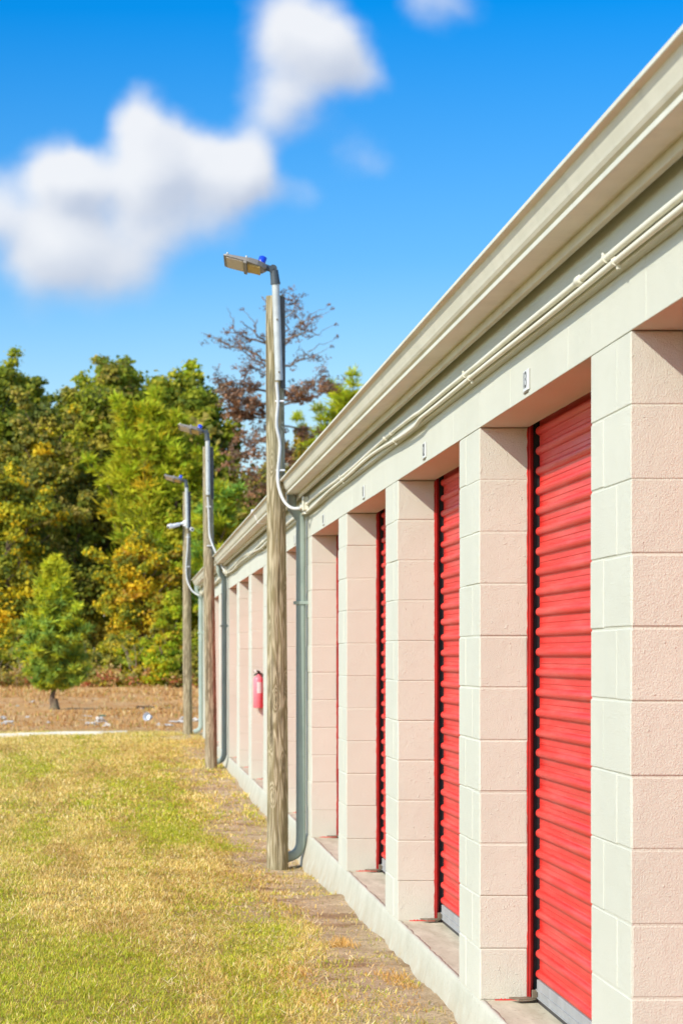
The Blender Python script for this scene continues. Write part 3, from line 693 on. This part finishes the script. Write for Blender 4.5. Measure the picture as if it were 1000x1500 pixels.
    for h, cx_ in ((3.50, axp(3.5)+o0+.008), (2.98, axp(2.98)+o0+.012)):
        mb = MB(); mb.box(*[q for q in (x+cx_-.036, x+cx_+.030, y-.104, y-.06, g+h-.006, g+h+.006)], .002); mb.build('cable_clip', MWHT, t)
    if idx < 2:
        mb = MB(); mb.tube([L(.055, -.02, 2.96), L(.085, -.03, 2.90), L(.10, -.03, 2.84), L(.135, -.01, 2.78)], .006, 6); mb.build('thin_wire', MDCAB, t)
    return t
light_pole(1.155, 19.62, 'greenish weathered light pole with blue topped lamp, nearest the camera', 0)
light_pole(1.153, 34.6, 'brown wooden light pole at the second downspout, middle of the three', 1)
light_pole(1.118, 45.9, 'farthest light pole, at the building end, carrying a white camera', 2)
# camera on the far pole
cx, cy, cz = 1.135, 45.9, EYE+(VY-769)*45.9/FPX
t = empty('security_camera', (cx-.07, cy-.02, cz+.03), 'white bullet camera pointing left, on the farthest pole', 'camera')
mb = MB(); a = P(262.5, 768, cy-.10); b = P(247.5, 772, cy-.22); d = (b-a).normalized(); mb.tube([a, a+d*.01, b-d*.01, b], [.030, .034, .036, .030], 18); mb.tube([b-d*.05+Vector((0, 0, .012)), b+d*.015+Vector((0, 0, .012))], .038, 18); mb.build('body', MWHT, t)
mb = MB(); mb.tube([b+d*.012, b+d*.018], .022, 16); mb.build('lens', MBLK, t)
mb = MB(); q = P(270, 766, cy-.08); mb.tube([a+d*.01, P(264, 767, cy-.09), q], [.020, .017, .030], 12); mb.tube([q, P(272, 767, cy-.06)], .055, 18); mb.build('mount', MWHT, t)
t = empty('security_camera', (cx+.07, cy+.02, cz-.05), 'white camera half hidden behind the farthest pole', 'camera')
mb = MB(); a = P(277, 774, cy+.03); b = P(281.5, 775.5, cy-.12); mb.tube([a, b], .034, 16); mb.build('body', MWHT, t)
mb = MB(); d = (b-a).normalized(); mb.tube([b-d*.002, b+d*.004], .02, 14); mb.build('lens', MBLK, t)
mb = MB(); mb.tube([P(275, 774, cy+.04), a], [.05, .02], 12); mb.build('mount', MWHT, t)

# ------------------------------------------------------------ fire extinguisher on the eighth pier
ey = piers[9][0]; ex = (378.2-VX)*(ey-.07)/FPX; zt = EYE+(VY-990)*ey/FPX; zb = EYE+(VY-1037)*ey/FPX
t = empty('fire_extinguisher', (ex, ey-.07, zb), 'faded red fire extinguisher hung on the wall behind the nearest pole', 'extinguisher')
r = .055; mb = MB(); mb.tube([(ex, ey-.07, zb), (ex, ey-.07, zb+.006), (ex, ey-.07, zt-.04), (ex, ey-.07, zt-.018), (ex, ey-.07, zt-.004), (ex, ey-.07, zt+.006), (ex, ey-.07, zt+.02)], [r*.9, r, r, r*.86, r*.5, .018, .016], 24); mb.build('cylinder', MPINK, t)
mb = MB()
for i in range(7):
    pass
la = [(-75+i*75/6) for i in range(7)]; vs = []
for a in la:
    a = R(a+25); vs += [(ex+(r+.0012)*math.sin(a+.6), ey-.07-(r+.0012)*math.cos(a+.6), z) for z in (zt-.07-.12, zt-.07)]
mb.add(vs, [(2*i, 2*i+1, 2*i+3, 2*i+2) for i in range(6)], True); mb.build('paper_label', MSIGN, t)
mb = MB(); mb.tube([(ex+.005, ey-.07, zt+.012), (ex+.005, ey-.07, zt+.045)], .014, 10); mb.tube([(ex+.02, ey-.07, zt+.04), (ex-.02, ey-.085, zt+.055), (ex-.05, ey-.10, zt+.045)], .008, 8); mb.tube([(ex+.015, ey-.07, zt+.022), (ex-.02, ey-.085, zt+.022), (ex-.045, ey-.10, zt+.005)], .007, 8); mb.build('valve', MBLK, t)
mb = MB(); mb.tube([(ex+.01, ey-.075, zt+.03), (ex+.045, ey-.07, zt+.02), (ex+.058, ey-.07, zt-.03), (ex+.062, ey-.07, zt-.12), (ex+.06, ey-.07, zt-.25)], .008, 8); mb.build('hose', MBLK, t)
mb = MB(); mb.tube([(ex-.035, ey-.11, zt+.052), (ex-.035, ey-.085, zt+.052)], .013, 12); mb.build('gauge', MWHT, t)
mb = MB(); mb.box(ex-.02, ex+.02, ey-.03, ey, zt-.08, zt+.03, .002); mb.build('wall_bracket', MBR, t)

# ------------------------------------------------------------ trees
def leaf_quads(pos, nrm, size, asp=1.0, dirs=None):
    n = len(pos); nrm = nrm/np.maximum(np.linalg.norm(nrm, axis=1, keepdims=True), 1e-6)
    a = rng.normal(size=(n, 3)) if dirs is None else dirs
    u = a-nrm*(a*nrm).sum(1, keepdims=True); u /= np.maximum(np.linalg.norm(u, axis=1, keepdims=True), 1e-6); w = np.cross(nrm, u)
    s = size[:, None]; U = u*s*.5*asp; Wd = w*s*.5
    fold = nrm*s*.12
    v = np.stack([pos-U-Wd*.25, pos-U*.1-Wd+fold, pos+U, pos-U*.1+Wd+fold], 1).reshape(-1, 3)
    return v, np.arange(n*4).reshape(n, 4)
def crown_np(clumps, per, leaf, pal, spread=.55, colvar=.18, seed=0, needle=False, leafy_up=.3, bright=2.3):
    """clumps: (x,y,z,r,palette index or -1). returns v,q,c"""
    cl = np.array(clumps); n = len(cl); N_ = n*per; idx = np.repeat(np.arange(n), per)
    d = rng.normal(size=(N_, 3)); d /= np.linalg.norm(d, axis=1, keepdims=True)
    rad = rng.uniform(0, 1, N_)**(1/2.2)*(1+.35*np.maximum(rng.normal(size=N_), 0))
    d[:, 2] = np.where(d[:, 2] < -.2, d[:, 2]*.55, d[:, 2]); r = cl[idx, 3]
    pos = cl[idx, :3]+d*(rad*r)[:, None]*np.array([1.05, 1.05, .8])
    nr = d*.8+rng.normal(size=(N_, 3))*spread+np.array([0, 0, leafy_up])
    size = leaf*rng.uniform(.6, 1.4, N_)
    pal = np.array(pal)*bright; ci = np.where(cl[idx, 4] < 0, rng.integers(0, len(pal), N_), cl[idx, 4]).astype(int)
    sw = rng.uniform(0, 1, N_) < .22; ci = np.where(sw, rng.integers(0, len(pal), N_), ci)
    col = pal[ci]*(rng.uniform(1-colvar, 1+colvar, N_)*(.85+.3*vnoise(cl[idx, 0]*3.1, cl[idx, 2]*3.1, 5)))[:, None]
    if needle:
        v, q = leaf_quads(pos, np.cross(d, rng.normal(size=(N_, 3))), size*1.0, 1.0, d+rng.normal(size=(N_, 3))*.35+np.array([0, 0, .35]))
        # narrow the quads to needles bunches
        v = v.reshape(-1, 4, 3); mid = v.mean(1, keepdims=True); ax = (v[:, 2]-v[:, 0]); ax /= np.linalg.norm(ax, axis=1, keepdims=True)
        rel = v-mid; al = (rel*ax[:, None, :]).sum(2, keepdims=True)*ax[:, None, :]; v = (mid+al*2.0+(rel-al)*.27).reshape(-1, 3)
    else: v, q = leaf_quads(pos, nr, size)
    return v, q, np.repeat(col, 4, 0)
PAL = {
 'green': [(.13, .155, .015), (.09, .12, .015), (.17, .18, .018), (.22, .20, .02)],
 'dark': [(.07, .09, .014), (.045, .065, .014), (.11, .125, .016), (.15, .145, .02)],
 'lime': [(.18, .22, .012), (.13, .18, .012), (.24, .25, .015), (.20, .19, .015)],
 'yellow': [(.30, .245, .015), (.22, .21, .018), (.14, .16, .02), (.34, .24, .015), (.09, .11, .018)],
 'olive': [(.16, .15, .025), (.22, .19, .03), (.10, .11, .03), (.20, .16, .04), (.07, .085, .02)],
 'orange': [(.30, .19, .02), (.27, .21, .02), (.16, .14, .02), (.20, .13, .03), (.10, .11, .02)],
 'pine': [(.10, .19, .035), (.075, .15, .035), (.15, .24, .035), (.12, .19, .03)],
 'brown': [(.20, .105, .06), (.15, .09, .06), (.24, .13, .07), (.14, .10, .07)],
}
def add_np(name, mat, parent, parts, off):
    v = np.concatenate([p[0] for p in parts])-np.array(off); o = 0; q = []
    for p in parts: q.append(p[1]+o); o += len(p[0])
    me = bpy.data.meshes.new(name); mesh_np(me, v, np.concatenate(q), np.concatenate([p[2] for p in parts])); me.materials.append(mat)
    return link(name, me, parent)
def limb(mb, a, b, r0, r1, wob=.3, n=6, seg=7):
    a = Vector(a); b = Vector(b); L = (b-a).length; pts = []; rs = []
    for i in range(n+1):
        t = i/n; p = a.lerp(b, t)
        if 0 < i < n: p += Vector((random.gauss(0, 1), random.gauss(0, 1), random.gauss(0, .6)))*L*.05*wob
        pts.append(p); rs.append(r0+(r1-r0)*t)
    mb.tube(pts, rs, seg, cap=False); return pts
def tree(name, label, cat, px, ptop, Y, wpx, pal, clumps=80, per=95, leaf=.24, base_clear=.25, conical=0, needle=False, crad=.95, pal2=None, share2=.3, fine=.78, group='trees of the wood behind the field', low=None):
    x = (px-VX)*Y/FPX; g = float(G0(x, Y)); zt = EYE+(VY-ptop)*Y/FPX; H = zt-g; Rw = wpx*Y/FPX/2
    t = empty(name, (x, Y, g), label, cat, group); mb = MB()
    trunk = limb(mb, (x, Y, g-.2), (x+random.uniform(-.3, .3), Y, g+H*.93), .02*H+.03, .03, .35, 9, 9)
    cl = []; z0 = g+H*base_clear; ph = random.random()*9
    for i in range(clumps):
        f = random.random()**.85; z = z0+(zt-crad*.55-z0)*f
        if conical: R_ = Rw*(1.02-f)**(.8)*(.9 if f > .12 else .75)
        else: R_ = Rw*math.sqrt(max(.06, 1-abs(2*f-.85)**2.3 if f > .42 else 1-.25*(1-f/.42)))
        R_ *= .8+.35*mn.noise(Vector((math.cos(ph+i), f*3, ph)))
        a = random.uniform(0, 2*math.pi); rr_ = R_*math.sqrt(random.uniform(.12, 1)); c = (x+rr_*math.cos(a), Y+rr_*math.sin(a), z)
        s = crad*random.uniform(.55, 1.15)*(1-.35*f); cl.append((*c, s, random.randrange(len(PAL[pal])) if random.random() < .8 else -1))
        if i % 3 == 0:
            k = min(len(trunk)-2, max(1, int(f*(len(trunk)-1)))); limb(mb, trunk[k], c, .035+.008*(1-f)*H*.4, .012, .6, 4, 5)
    for i in range(clumps//9):   # boughs that reach past the outline
        f = random.uniform(.35, 1.0); a = random.uniform(0, 6.28); q = Rw*(1.25 if f < .8 else .75); k = min(len(trunk)-2, max(1, int(f*.9*(len(trunk)-1))))
        e = Vector((x+q*math.cos(a)*random.uniform(.8, 1.1), Y+q*math.sin(a)*.6, z0+(zt-z0)*f+random.uniform(-.2, .5))); limb(mb, trunk[k], e, .05, .01, .8, 5, 5)
        for s_ in (.8, .92, 1.03): w_ = trunk[k].lerp(e, s_); cl.append((w_.x, w_.y, w_.z+.1, crad*.42, -1))
    if low: cl = [c for c in cl if c[2] > g+low]
    mb.build('trunk', MBARK, t)
    n2 = int(len(cl)*share2) if pal2 else 0; parts = []
    random.shuffle(cl)
    if n2:
        c2 = [(a, b, c, d, (e if e < 0 else e % len(PAL[pal2]))) for a, b, c, d, e in cl[:n2]]
        parts.append(crown_np(c2, int(per*1.35), leaf*fine, PAL[pal2], needle=needle))
    parts.append(crown_np(cl[n2:], int(per*1.35), leaf*fine, PAL[pal], needle=needle))
    add_np('crown', MNEED if needle else MLEAF, t, parts, (x, Y, g)); return t

T = tree
T('broadleaf_tree', 'dark green tree at the left edge with knobbly top', 'tree', 2, 530, 138, 105, 'green', 150, 120, .2, pal2='dark', share2=.4)
T('broadleaf_tree', 'olive tree with pale gaps left of the highest tree', 'tree', 62, 590, 133, 120, 'olive', 130, 95, .24, pal2='yellow', share2=.2)
T('broadleaf_tree', 'small dark topped tree poking up left of the highest tree', 'tree', 108, 560, 146, 70, 'dark', 80, 90, .26, pal2='olive', share2=.35, base_clear=.5)
T('broadleaf_tree', 'highest green tree of the wood at the left half', 'tree', 168, 517, 140, 150, 'green', 170, 100, .27, pal2='olive', share2=.35, crad=1.05)
T('broadleaf_tree', 'broad green tree whose top slopes down right of the highest tree', 'tree', 232, 545, 143, 130, 'green', 130, 85, .27, pal2='lime', share2=.3, base_clear=.45)
T('broadleaf_tree', 'knobbly green tree between the left edge tree and the dip in the skyline', 'tree', 36, 548, 142, 90, 'dark', 110, 85, .27, pal2='green', share2=.5, base_clear=.35)
T('broadleaf_tree', 'pale olive tree filling the left shoulder of the highest tree', 'tree', 135, 562, 137, 90, 'olive', 100, 85, .26, pal2='green', share2=.4, base_clear=.35)
T('broadleaf_tree', 'slim dark tree nearest the sky gap left of the dead tree', 'tree', 304, 565, 141, 60, 'dark', 80, 85, .25, pal2='green', share2=.3, base_clear=.4)
T('pine_tree', 'bright green pine with long tufts before the highest tree', 'tree', 215, 585, 130, 140, 'lime', 190, 90, .30, base_clear=.42, needle=True, pal2='yellow', share2=.15, crad=.8)
T('broadleaf_tree', 'green tree just left of the reddish dead tree', 'tree', 285, 562, 139, 95, 'green', 110, 95, .26, pal2='dark', share2=.4, crad=.95)
T('pine_tree', 'small bright green pine just left of the nearest pole', 'tree', 318, 700, 126, 90, 'lime', 90, 90, .28, base_clear=.3, needle=True, pal2='pine', share2=.4, crad=.75)
T('broadleaf_tree', 'yellowing tree at the left edge under the dark one', 'tree', 18, 690, 128, 130, 'yellow', 120, 90, .22, base_clear=.12, pal2='dark', share2=.45, crad=.85)
T('broadleaf_tree', 'dark tree behind the young pine', 'tree', 110, 740, 130, 120, 'dark', 110, 90, .24, base_clear=.1, pal2='olive', share2=.4, crad=.85)
T('broadleaf_tree', 'golden leaved tree right of the young pine', 'tree', 205, 770, 125, 110, 'yellow', 110, 90, .20, base_clear=.08, pal2='orange', share2=.3, crad=.75)
T('broadleaf_tree', 'green tree behind the farthest pole', 'tree', 262, 690, 129, 90, 'green', 90, 90, .24, base_clear=.1, pal2='lime', share2=.4, crad=.8)
T('broadleaf_tree', 'olive tree below the reddish dead tree', 'tree', 375, 690, 130, 120, 'olive', 110, 90, .24, base_clear=.1, pal2='dark', share2=.4, crad=.85)
T('pine_tree', 'green pine rising above the gutter right of the dead tree', 'tree', 505, 562, 132, 105, 'lime', 120, 90, .28, base_clear=.45, needle=True, pal2='green', share2=.4, crad=.8)
T('broadleaf_tree', 'rusty orange leaved tree right of the nearest pole', 'tree', 440, 650, 131, 90, 'olive', 90, 85, .24, base_clear=.2, pal2='orange', share2=.35, crad=.8)

# the reddish dead tree: limbs placed one by one
def dead_tree():
    Y = 122; x, _, _ = P(402, 900, Y); g = float(G0(x, Y)); t = empty('dead_tree', (x, Y, g), 'tall dying tree with rust brown needles against the sky', 'tree')
    mb = MB(); trunk = [(x, Y, g-.2), P(401, 800, Y), P(399, 700, Y), P(400, 620, Y), P(398, 560, Y), P(402, 500, Y), P(404, 450, Y), P(408, 428, Y)]
    mb.tube(trunk, [.34, .30, .27, .22, .18, .12, .07, .03], 9, cap=False)
    cl = []; rnd = random.Random(4)
    def br(p, q, r, depth, dens):
        p = Vector(p); q = Vector(q); pts = limb(mb, p, q, r, r*.3, 1.3, 6, 5)
        for k in range(int(dens)):
            a = pts[rnd.randrange(2, len(pts))]; cl.append((a.x+rnd.gauss(0, .18), a.y+rnd.gauss(0, .2), a.z+rnd.gauss(0, .14), rnd.uniform(.12, .30), rnd.randrange(4)))
        if depth:
            for k in range(4 if depth > 1 else 3):
                a = pts[rnd.randrange(2, len(pts))]; L_ = (q-p).length*rnd.uniform(.25, .45); d = ((q-p).normalized()*.8+Vector((rnd.gauss(0, .5), rnd.gauss(0, .5), rnd.gauss(.1, .5)))).normalized()*L_
                br(a, a+d, r*.5, depth-1, dens*.33)
    for a, b, ds in (((400, 505), (362, 478), 3), ((400, 510), (330, 486), 5), ((402, 530), (316, 498), 7), ((400, 548), (355, 508), 5), ((402, 470), (388, 440), 2), ((402, 500), (438, 434), 7), ((402, 515), (462, 465), 7), ((402, 540), (463, 518), 5), ((402, 520), (440, 478), 6),
                     ((400, 575), (322, 560), 26), ((400, 590), (340, 582), 24), ((400, 585), (470, 556), 18), ((402, 600), (480, 572), 16), ((400, 605), (352, 608), 16), ((400, 560), (368, 535), 6), ((404, 450), (414, 430), 3), ((400, 630), (350, 668), 14), ((400, 640), (432, 682), 10), ((400, 610), (448, 636), 7)):
        Yb = Y+rnd.uniform(-1.2, 1.2); br(P(*a, Y), P(*b, Yb), .065, 2, ds)
    for px, py in ((481, 446), (487, 452), (492, 475), (486, 507), (493, 493), (354, 453)):   # last tufts at the ends of hair thin twigs
        e = P(px, py, Y); b0 = P(450 if px > 400 else 375, py+22, Y); limb(mb, b0, e, .02, .006, 1, 5, 4); cl.append((*e, .12, 1))
    for k in range(80):
        f = rnd.random(); cl.append((*P(rnd.gauss(378, 17), 590+f*150, Y+rnd.uniform(-1, 1.5)), rnd.uniform(.2, .45), rnd.randrange(4)))
    mb.build('trunk', MDEAD, t)
    add_np('crown', MNEED, t, [crown_np([c for c in cl if c[2] > g+14.2], 20, .08, [(.13, .085, .07), (.17, .10, .07), (.10, .075, .065), (.20, .11, .07)], colvar=.3, bright=1.4), crown_np([c for c in cl if c[2] <= g+14.2], 26, .10, PAL['brown']+[(.16, .13, .10), (.13, .11, .085)], colvar=.3, bright=1.6)], (x, Y, g))
dead_tree()

# young pine in the field
def young_pine():
    Y = 69.; x = (80-VX)*Y/FPX; g = float(G0(x, Y)); H = 4.1; t = empty('young_pine', (x, Y, g), 'young bright green pine standing alone in the brown field', 'tree')
    mb = MB(); trunk = limb(mb, (x, Y, g-.1), (x+.05, Y, g+H*.95), .075, .012, .25, 10, 9); mb.tube([(x, Y, g-.1), (x, Y, g+.12), (x, Y, g+.3)], [.19, .12, .078], 9, cap=False)
    A = []; B = []
    for i in range(150):
        f = (i/150)**1.1*.98; h = .56+f*(H-.91); a = i*2.4+random.uniform(-.6, .6)
        R_ = (.90 if f < .25 else .90-.80*((f-.25)/.75)**1.0)*random.uniform(.5, 1.15)*(.8+.2*min(1, f*6))
        up = .10+1.05*f; tip = Vector((x+R_*math.cos(a), Y+R_*math.sin(a), g+h+R_*(up+.12)*random.uniform(.7, 1.4))); tr = trunk[min(10, int(h/H*10.5))]
        p0 = Vector((tr.x, tr.y, g+h)); limb(mb, p0, tip, .015, .005, .4, 4, 5)
        for s in (.4, .6, .76, .9, 1.0, 1.1):
            c = p0.lerp(tip, s)+Vector((random.gauss(0, .03), random.gauss(0, .03), (s-.7)*.12))
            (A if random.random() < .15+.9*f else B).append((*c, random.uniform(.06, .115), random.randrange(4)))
    for k in range(9):   # upright leaders
        a = random.random()*6.28; r_ = random.uniform(.05, .38); c = Vector((x+r_*math.cos(a), Y+r_*math.sin(a), g+H-.45-r_*1.3))
        for s in range(6): A.append((c.x, c.y, c.z+s*.085, .085-.006*s, 2))
    for k in range(8): A.append((x+.03, Y, g+H-.62+.085*k, .085-.005*k, 2))
    mb.build('trunk', MBARK, t)
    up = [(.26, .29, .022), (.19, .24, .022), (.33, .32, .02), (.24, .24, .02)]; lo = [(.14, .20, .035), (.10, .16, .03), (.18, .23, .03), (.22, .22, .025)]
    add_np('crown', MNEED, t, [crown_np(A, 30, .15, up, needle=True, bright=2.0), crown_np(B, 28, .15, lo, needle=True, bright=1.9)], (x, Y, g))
young_pine()
# shrubs at the foot of the wood
for i, (px, ptop, Y, w, pal, p2, lb) in enumerate((
    (10, 925, 121, 75, 'yellow', 'green', 'yellow green shrub at the left edge beside the young pine'),
    (165, 925, 120, 60, 'yellow', 'olive', 'golden shrub just right of the young pine'),
    (215, 930, 121, 70, 'olive', 'yellow', 'olive shrub left of the farthest pole'),
    (250, 915, 119, 60, 'lime', 'orange', 'fresh green shrub tipped orange beside the farthest pole'),
    (252, 862, 123, 50, 'lime', 'green', 'round bright green bush high beside the farthest pole'),
    (118, 950, 122, 60, 'dark', 'olive', 'dark low shrub directly behind the young pine'),
    (45, 950, 119, 55, 'olive', 'yellow', 'olive yellow shrub peeping out left of the young pine'),
    (140, 962, 118, 50, 'olive', 'lime', 'low olive shrub right of the young pine trunk'),
    (190, 955, 118, 55, 'yellow', 'lime', 'low golden shrub before the taller golden one'),
    (232, 955, 117, 60, 'lime', 'yellow', 'lowest bright green shrub left of the farthest pole'),
    (280, 940, 118, 50, 'green', 'olive', 'green shrub between farthest pole and building end'),
    (-25, 935, 119, 70, 'green', 'yellow', 'green shrub cut off by the left edge'),
    (312, 900, 121, 60, 'olive', 'lime', 'green shrub showing between the two farther poles'))):
    tree('shrub', lb, 'shrub', px, ptop, Y, w, pal, 42, 80, .16, base_clear=.12, crad=.5, pal2=p2, share2=.4, group='shrubs at the foot of the wood')

def woodland():
    parts = []; cl = []; mb = MB()
    xs = np.interp
    skyl = lambda px: np.interp(px, [-700, -200, 0, 60, 100, 160, 250, 300, 330, 350, 470, 500, 600, 1200], [560, 545, 565, 592, 592, 560, 572, 585, 655, 690, 690, 600, 560, 560])+14*math.sin(px*.11)*math.sin(px*.037)
    for i in range(2600):
        Y = random.uniform(136, 165); px = random.uniform(-420, 1050); x = (px-VX)*Y/FPX; top = EYE+(VY-skyl(px)-random.uniform(0, 25))*Y/FPX
        z = .4+(top-1.2)*random.random()**.8; cl.append((x, Y, z, random.uniform(.8, 1.5), random.randrange(4)))
    k = len(cl)
    parts.append(crown_np(cl[:k//3], 42, .40, PAL['dark'])); parts.append(crown_np(cl[k//3:k//2], 42, .38, PAL['olive'])); parts.append(crown_np(cl[k//2:k*4//5], 42, .42, PAL['green'])); parts.append(crown_np([c[:4]+(c[4] % 4,) for c in cl[k*4//5:]], 42, .36, PAL['yellow'][:4]))
    # flanks outside the frame on the left and behind the building
    cl = []
    for i in range(900):
        Y = random.uniform(124, 138); s = random.random() < .35; px = random.uniform(-420, -50) if s else random.uniform(560, 1050); x = (px-VX)*Y/FPX; cl.append((x, Y, .3+13*random.random(), random.uniform(.7, 1.3), random.randrange(4)))
    parts.append(crown_np(cl, 50, .34, PAL['green']))
    o = add_np('woodland', MLEAF, None, parts, (0, 0, 0)); tag(o, 'dense dark mass of the wood behind the separate trees', 'woodland', kind='stuff')
    mb = MB()
    for i in range(170):
        Y = random.uniform(117, 124); px = random.uniform(-60, 420); x = (px-VX)*Y/FPX; g = float(G0(x, Y)); h = random.uniform(.5, 1.9); a = random.gauss(0, .35)
        limb(mb, (x, Y, g-.05), (x+a*h, Y+random.gauss(0, .2)*h, g+h), .022, .008, .9, 4, 4)
        for k in range(2): limb(mb, (x+a*h*.5, Y, g+h*.5), (x+a*h*.5+random.gauss(0, .4), Y, g+h*random.uniform(.7, 1.1)), .012, .005, .9, 3, 4)
    tag(mb.build('brushwood', mat_plain('dry_twigs', (.38, .29, .21), .9, 0, .3, nscale=.5)), 'bare grey brown brushwood along the foot of the wood', 'brushwood', kind='stuff')
    cl = []
    for i in range(520):
        Y = random.uniform(116, 121); px = random.uniform(-80, 420); x = (px-VX)*Y/FPX; cl.append((x, Y, float(G0(x, Y))+random.uniform(.05, 1.3)*random.random(), random.uniform(.15, .45), random.randrange(4)))
    h = len(cl)//2
    o = add_np('undergrowth', MLEAF, None, [crown_np(cl[:h], 40, .12, PAL['olive']), crown_np(cl[h:], 40, .12, [(.20, .11, .05), (.26, .19, .08), (.16, .15, .05), (.20, .07, .04)])], (0, 0, 0))
    tag(o, 'low mixed undergrowth where field and wood meet', 'undergrowth', kind='stuff')
woodland()

# ------------------------------------------------------------ litter in the field
MBAG = mat_plain('white_plastic_film', (.50, .47, .42), .5, 0, .25, nscale=14); MCLR = mat_plain('pale_bottle', (.55, .60, .66), .15, 0, .1, .7); MGRN = mat_plain('green_plastic', (.02, .16, .11), .4)
def litter(name, lb, cat, px, py, w, h, mat, seed, grp='litter scattered over the field'):
    Y = 1.40*FPX/(py-VY); x = (px-VX)*Y/FPX; g = float(G0(x, Y)); w *= .8; h *= .75; bm = bmesh.new(); bmesh.ops.create_icosphere(bm, subdivisions=4, radius=1)
    for v in bm.verts:
        n = 1+1.1*mn.noise(v.co*1.8+Vector((seed*3.1, 0, 0)))+.35*(1-abs(mn.noise(v.co*4+Vector((0, seed*2.3, 0)))*2))*.6
        v.co = Vector((v.co.x*w*n, v.co.y*w*.7*n, max(-.12*h, v.co.z*h*n)))
    me = bpy.data.meshes.new(name); bm.to_mesh(me); bm.free(); me.materials.append(mat); o = link(name, me, None, (x, Y, g+.02)); tag(o, lb, cat, grp); return o
litter('plastic_bag', 'crumpled white bag at the left edge of the field', 'plastic bag', 3, 1056, .10, .06, MBAG, 1)
litter('plastic_bag', 'larger white bag near the left edge before the path', 'plastic bag', 10, 1063, .15, .07, MBAG, 2)
litter('plastic_bag', 'pale bag at the left end of the heap under the green scrap', 'plastic bag', 133, 1063, .13, .06, MBAG, 3)
litter('plastic_bag', 'white bag in the middle of the heap under the green scrap', 'plastic bag', 147, 1059, .12, .10, MBAG, 4)
litter('plastic_bag', 'white bag at the right end of the heap by the path', 'plastic bag', 157, 1065, .09, .06, MBAG, 5)
o = litter('plastic_scrap', 'dark green plastic scrap on top of the white bags', 'plastic scrap', 150, 1057.5, .07, .03, MGRN, 6); o.location.z += .10
litter('paper_scrap', 'small white scrap above the heap of bags, left one', 'paper scrap', 124, 1052, .045, .03, MBAG, 7)
litter('paper_scrap', 'small white scrap above the heap of bags, right one', 'paper scrap', 131, 1052, .045, .03, MBAG, 8)
litter('paper_scrap', 'white scrap below the dark branch right of the young pine', 'paper scrap', 206, 1040, .05, .035, MBAG, 9)
litter('plastic_bag', 'flat white bag just left of the farthest pole', 'plastic bag', 264, 1060, .16, .04, MBAG, 10)
litter('plastic_bag', 'white bag lying beside the farthest pole', 'plastic bag', 269, 1056, .10, .05, MBAG, 11)
litter('plastic_bag', 'white bag between farthest pole and downspout', 'plastic bag', 285, 1058, .10, .06, MBAG, 14)
litter('paper_scrap', 'white scrap in the grass left of the farthest pole', 'paper scrap', 233, 1064, .045, .05, MBAG, 12)
litter('plastic_bag', 'thin torn white bag right of the plastic tub', 'plastic bag', 247, 1064, .13, .03, MBAG, 13)
litter('paper_scrap', 'pale scrap left of the young pine trunk, nearer it', 'paper scrap', 48, 1032, .07, .05, MBAG, 15)
litter('paper_scrap', 'pale scrap left of the young pine trunk, farther left', 'paper scrap', 25, 1036, .07, .04, MBAG, 16)
litter('paper_scrap', 'pale scrap between young pine and path', 'paper scrap', 40, 1053, .045, .04, MBAG, 17)
litter('paper_scrap', 'yellowish scrap on bare soil below the young pine', 'paper scrap', 71, 1061, .04, .03, MBAG, 18)
Y = 1.40*FPX/(1057-VY); x = (217-VX)*Y/FPX; g = float(G0(x, Y)); c = Vector((x, Y, g+.09))
t = empty('plastic_tub', (x, Y, g), 'pale blue round plastic tub lying on its side', 'tub', 'litter scattered over the field')
mb = MB(); ax = Vector((-.75, -1, .25)).normalized(); mb.tube([c-ax*.08, c-ax*.02, c+ax*.05, c+ax*.06], [.055, .07, .09, .098], 20, cap=False); mb.tube([c-ax*.08, c-ax*.075], .055, 20); mb.build('tub', MCLR, t)
mb = MB(); mb.tube([c+ax*-.02, c-ax*.015], .06, 18); mb.build('liner', MCLR, t)
Y = 1.40*FPX/(1036-VY)
mb = MB(); a = P(200, 1036, Y); b = P(227, 1034, Y); a.z = b.z = float(G0(a.x, Y))+.04; limb(mb, a, b, .045, .03, .3, 6, 8); o = mb.build('fallen_branch', MBARK, None); tag(o, 'dark fallen branch lying in the brown field', 'branch')
for o in bpy.data.objects:
    if '_o' in o: del o['_o']
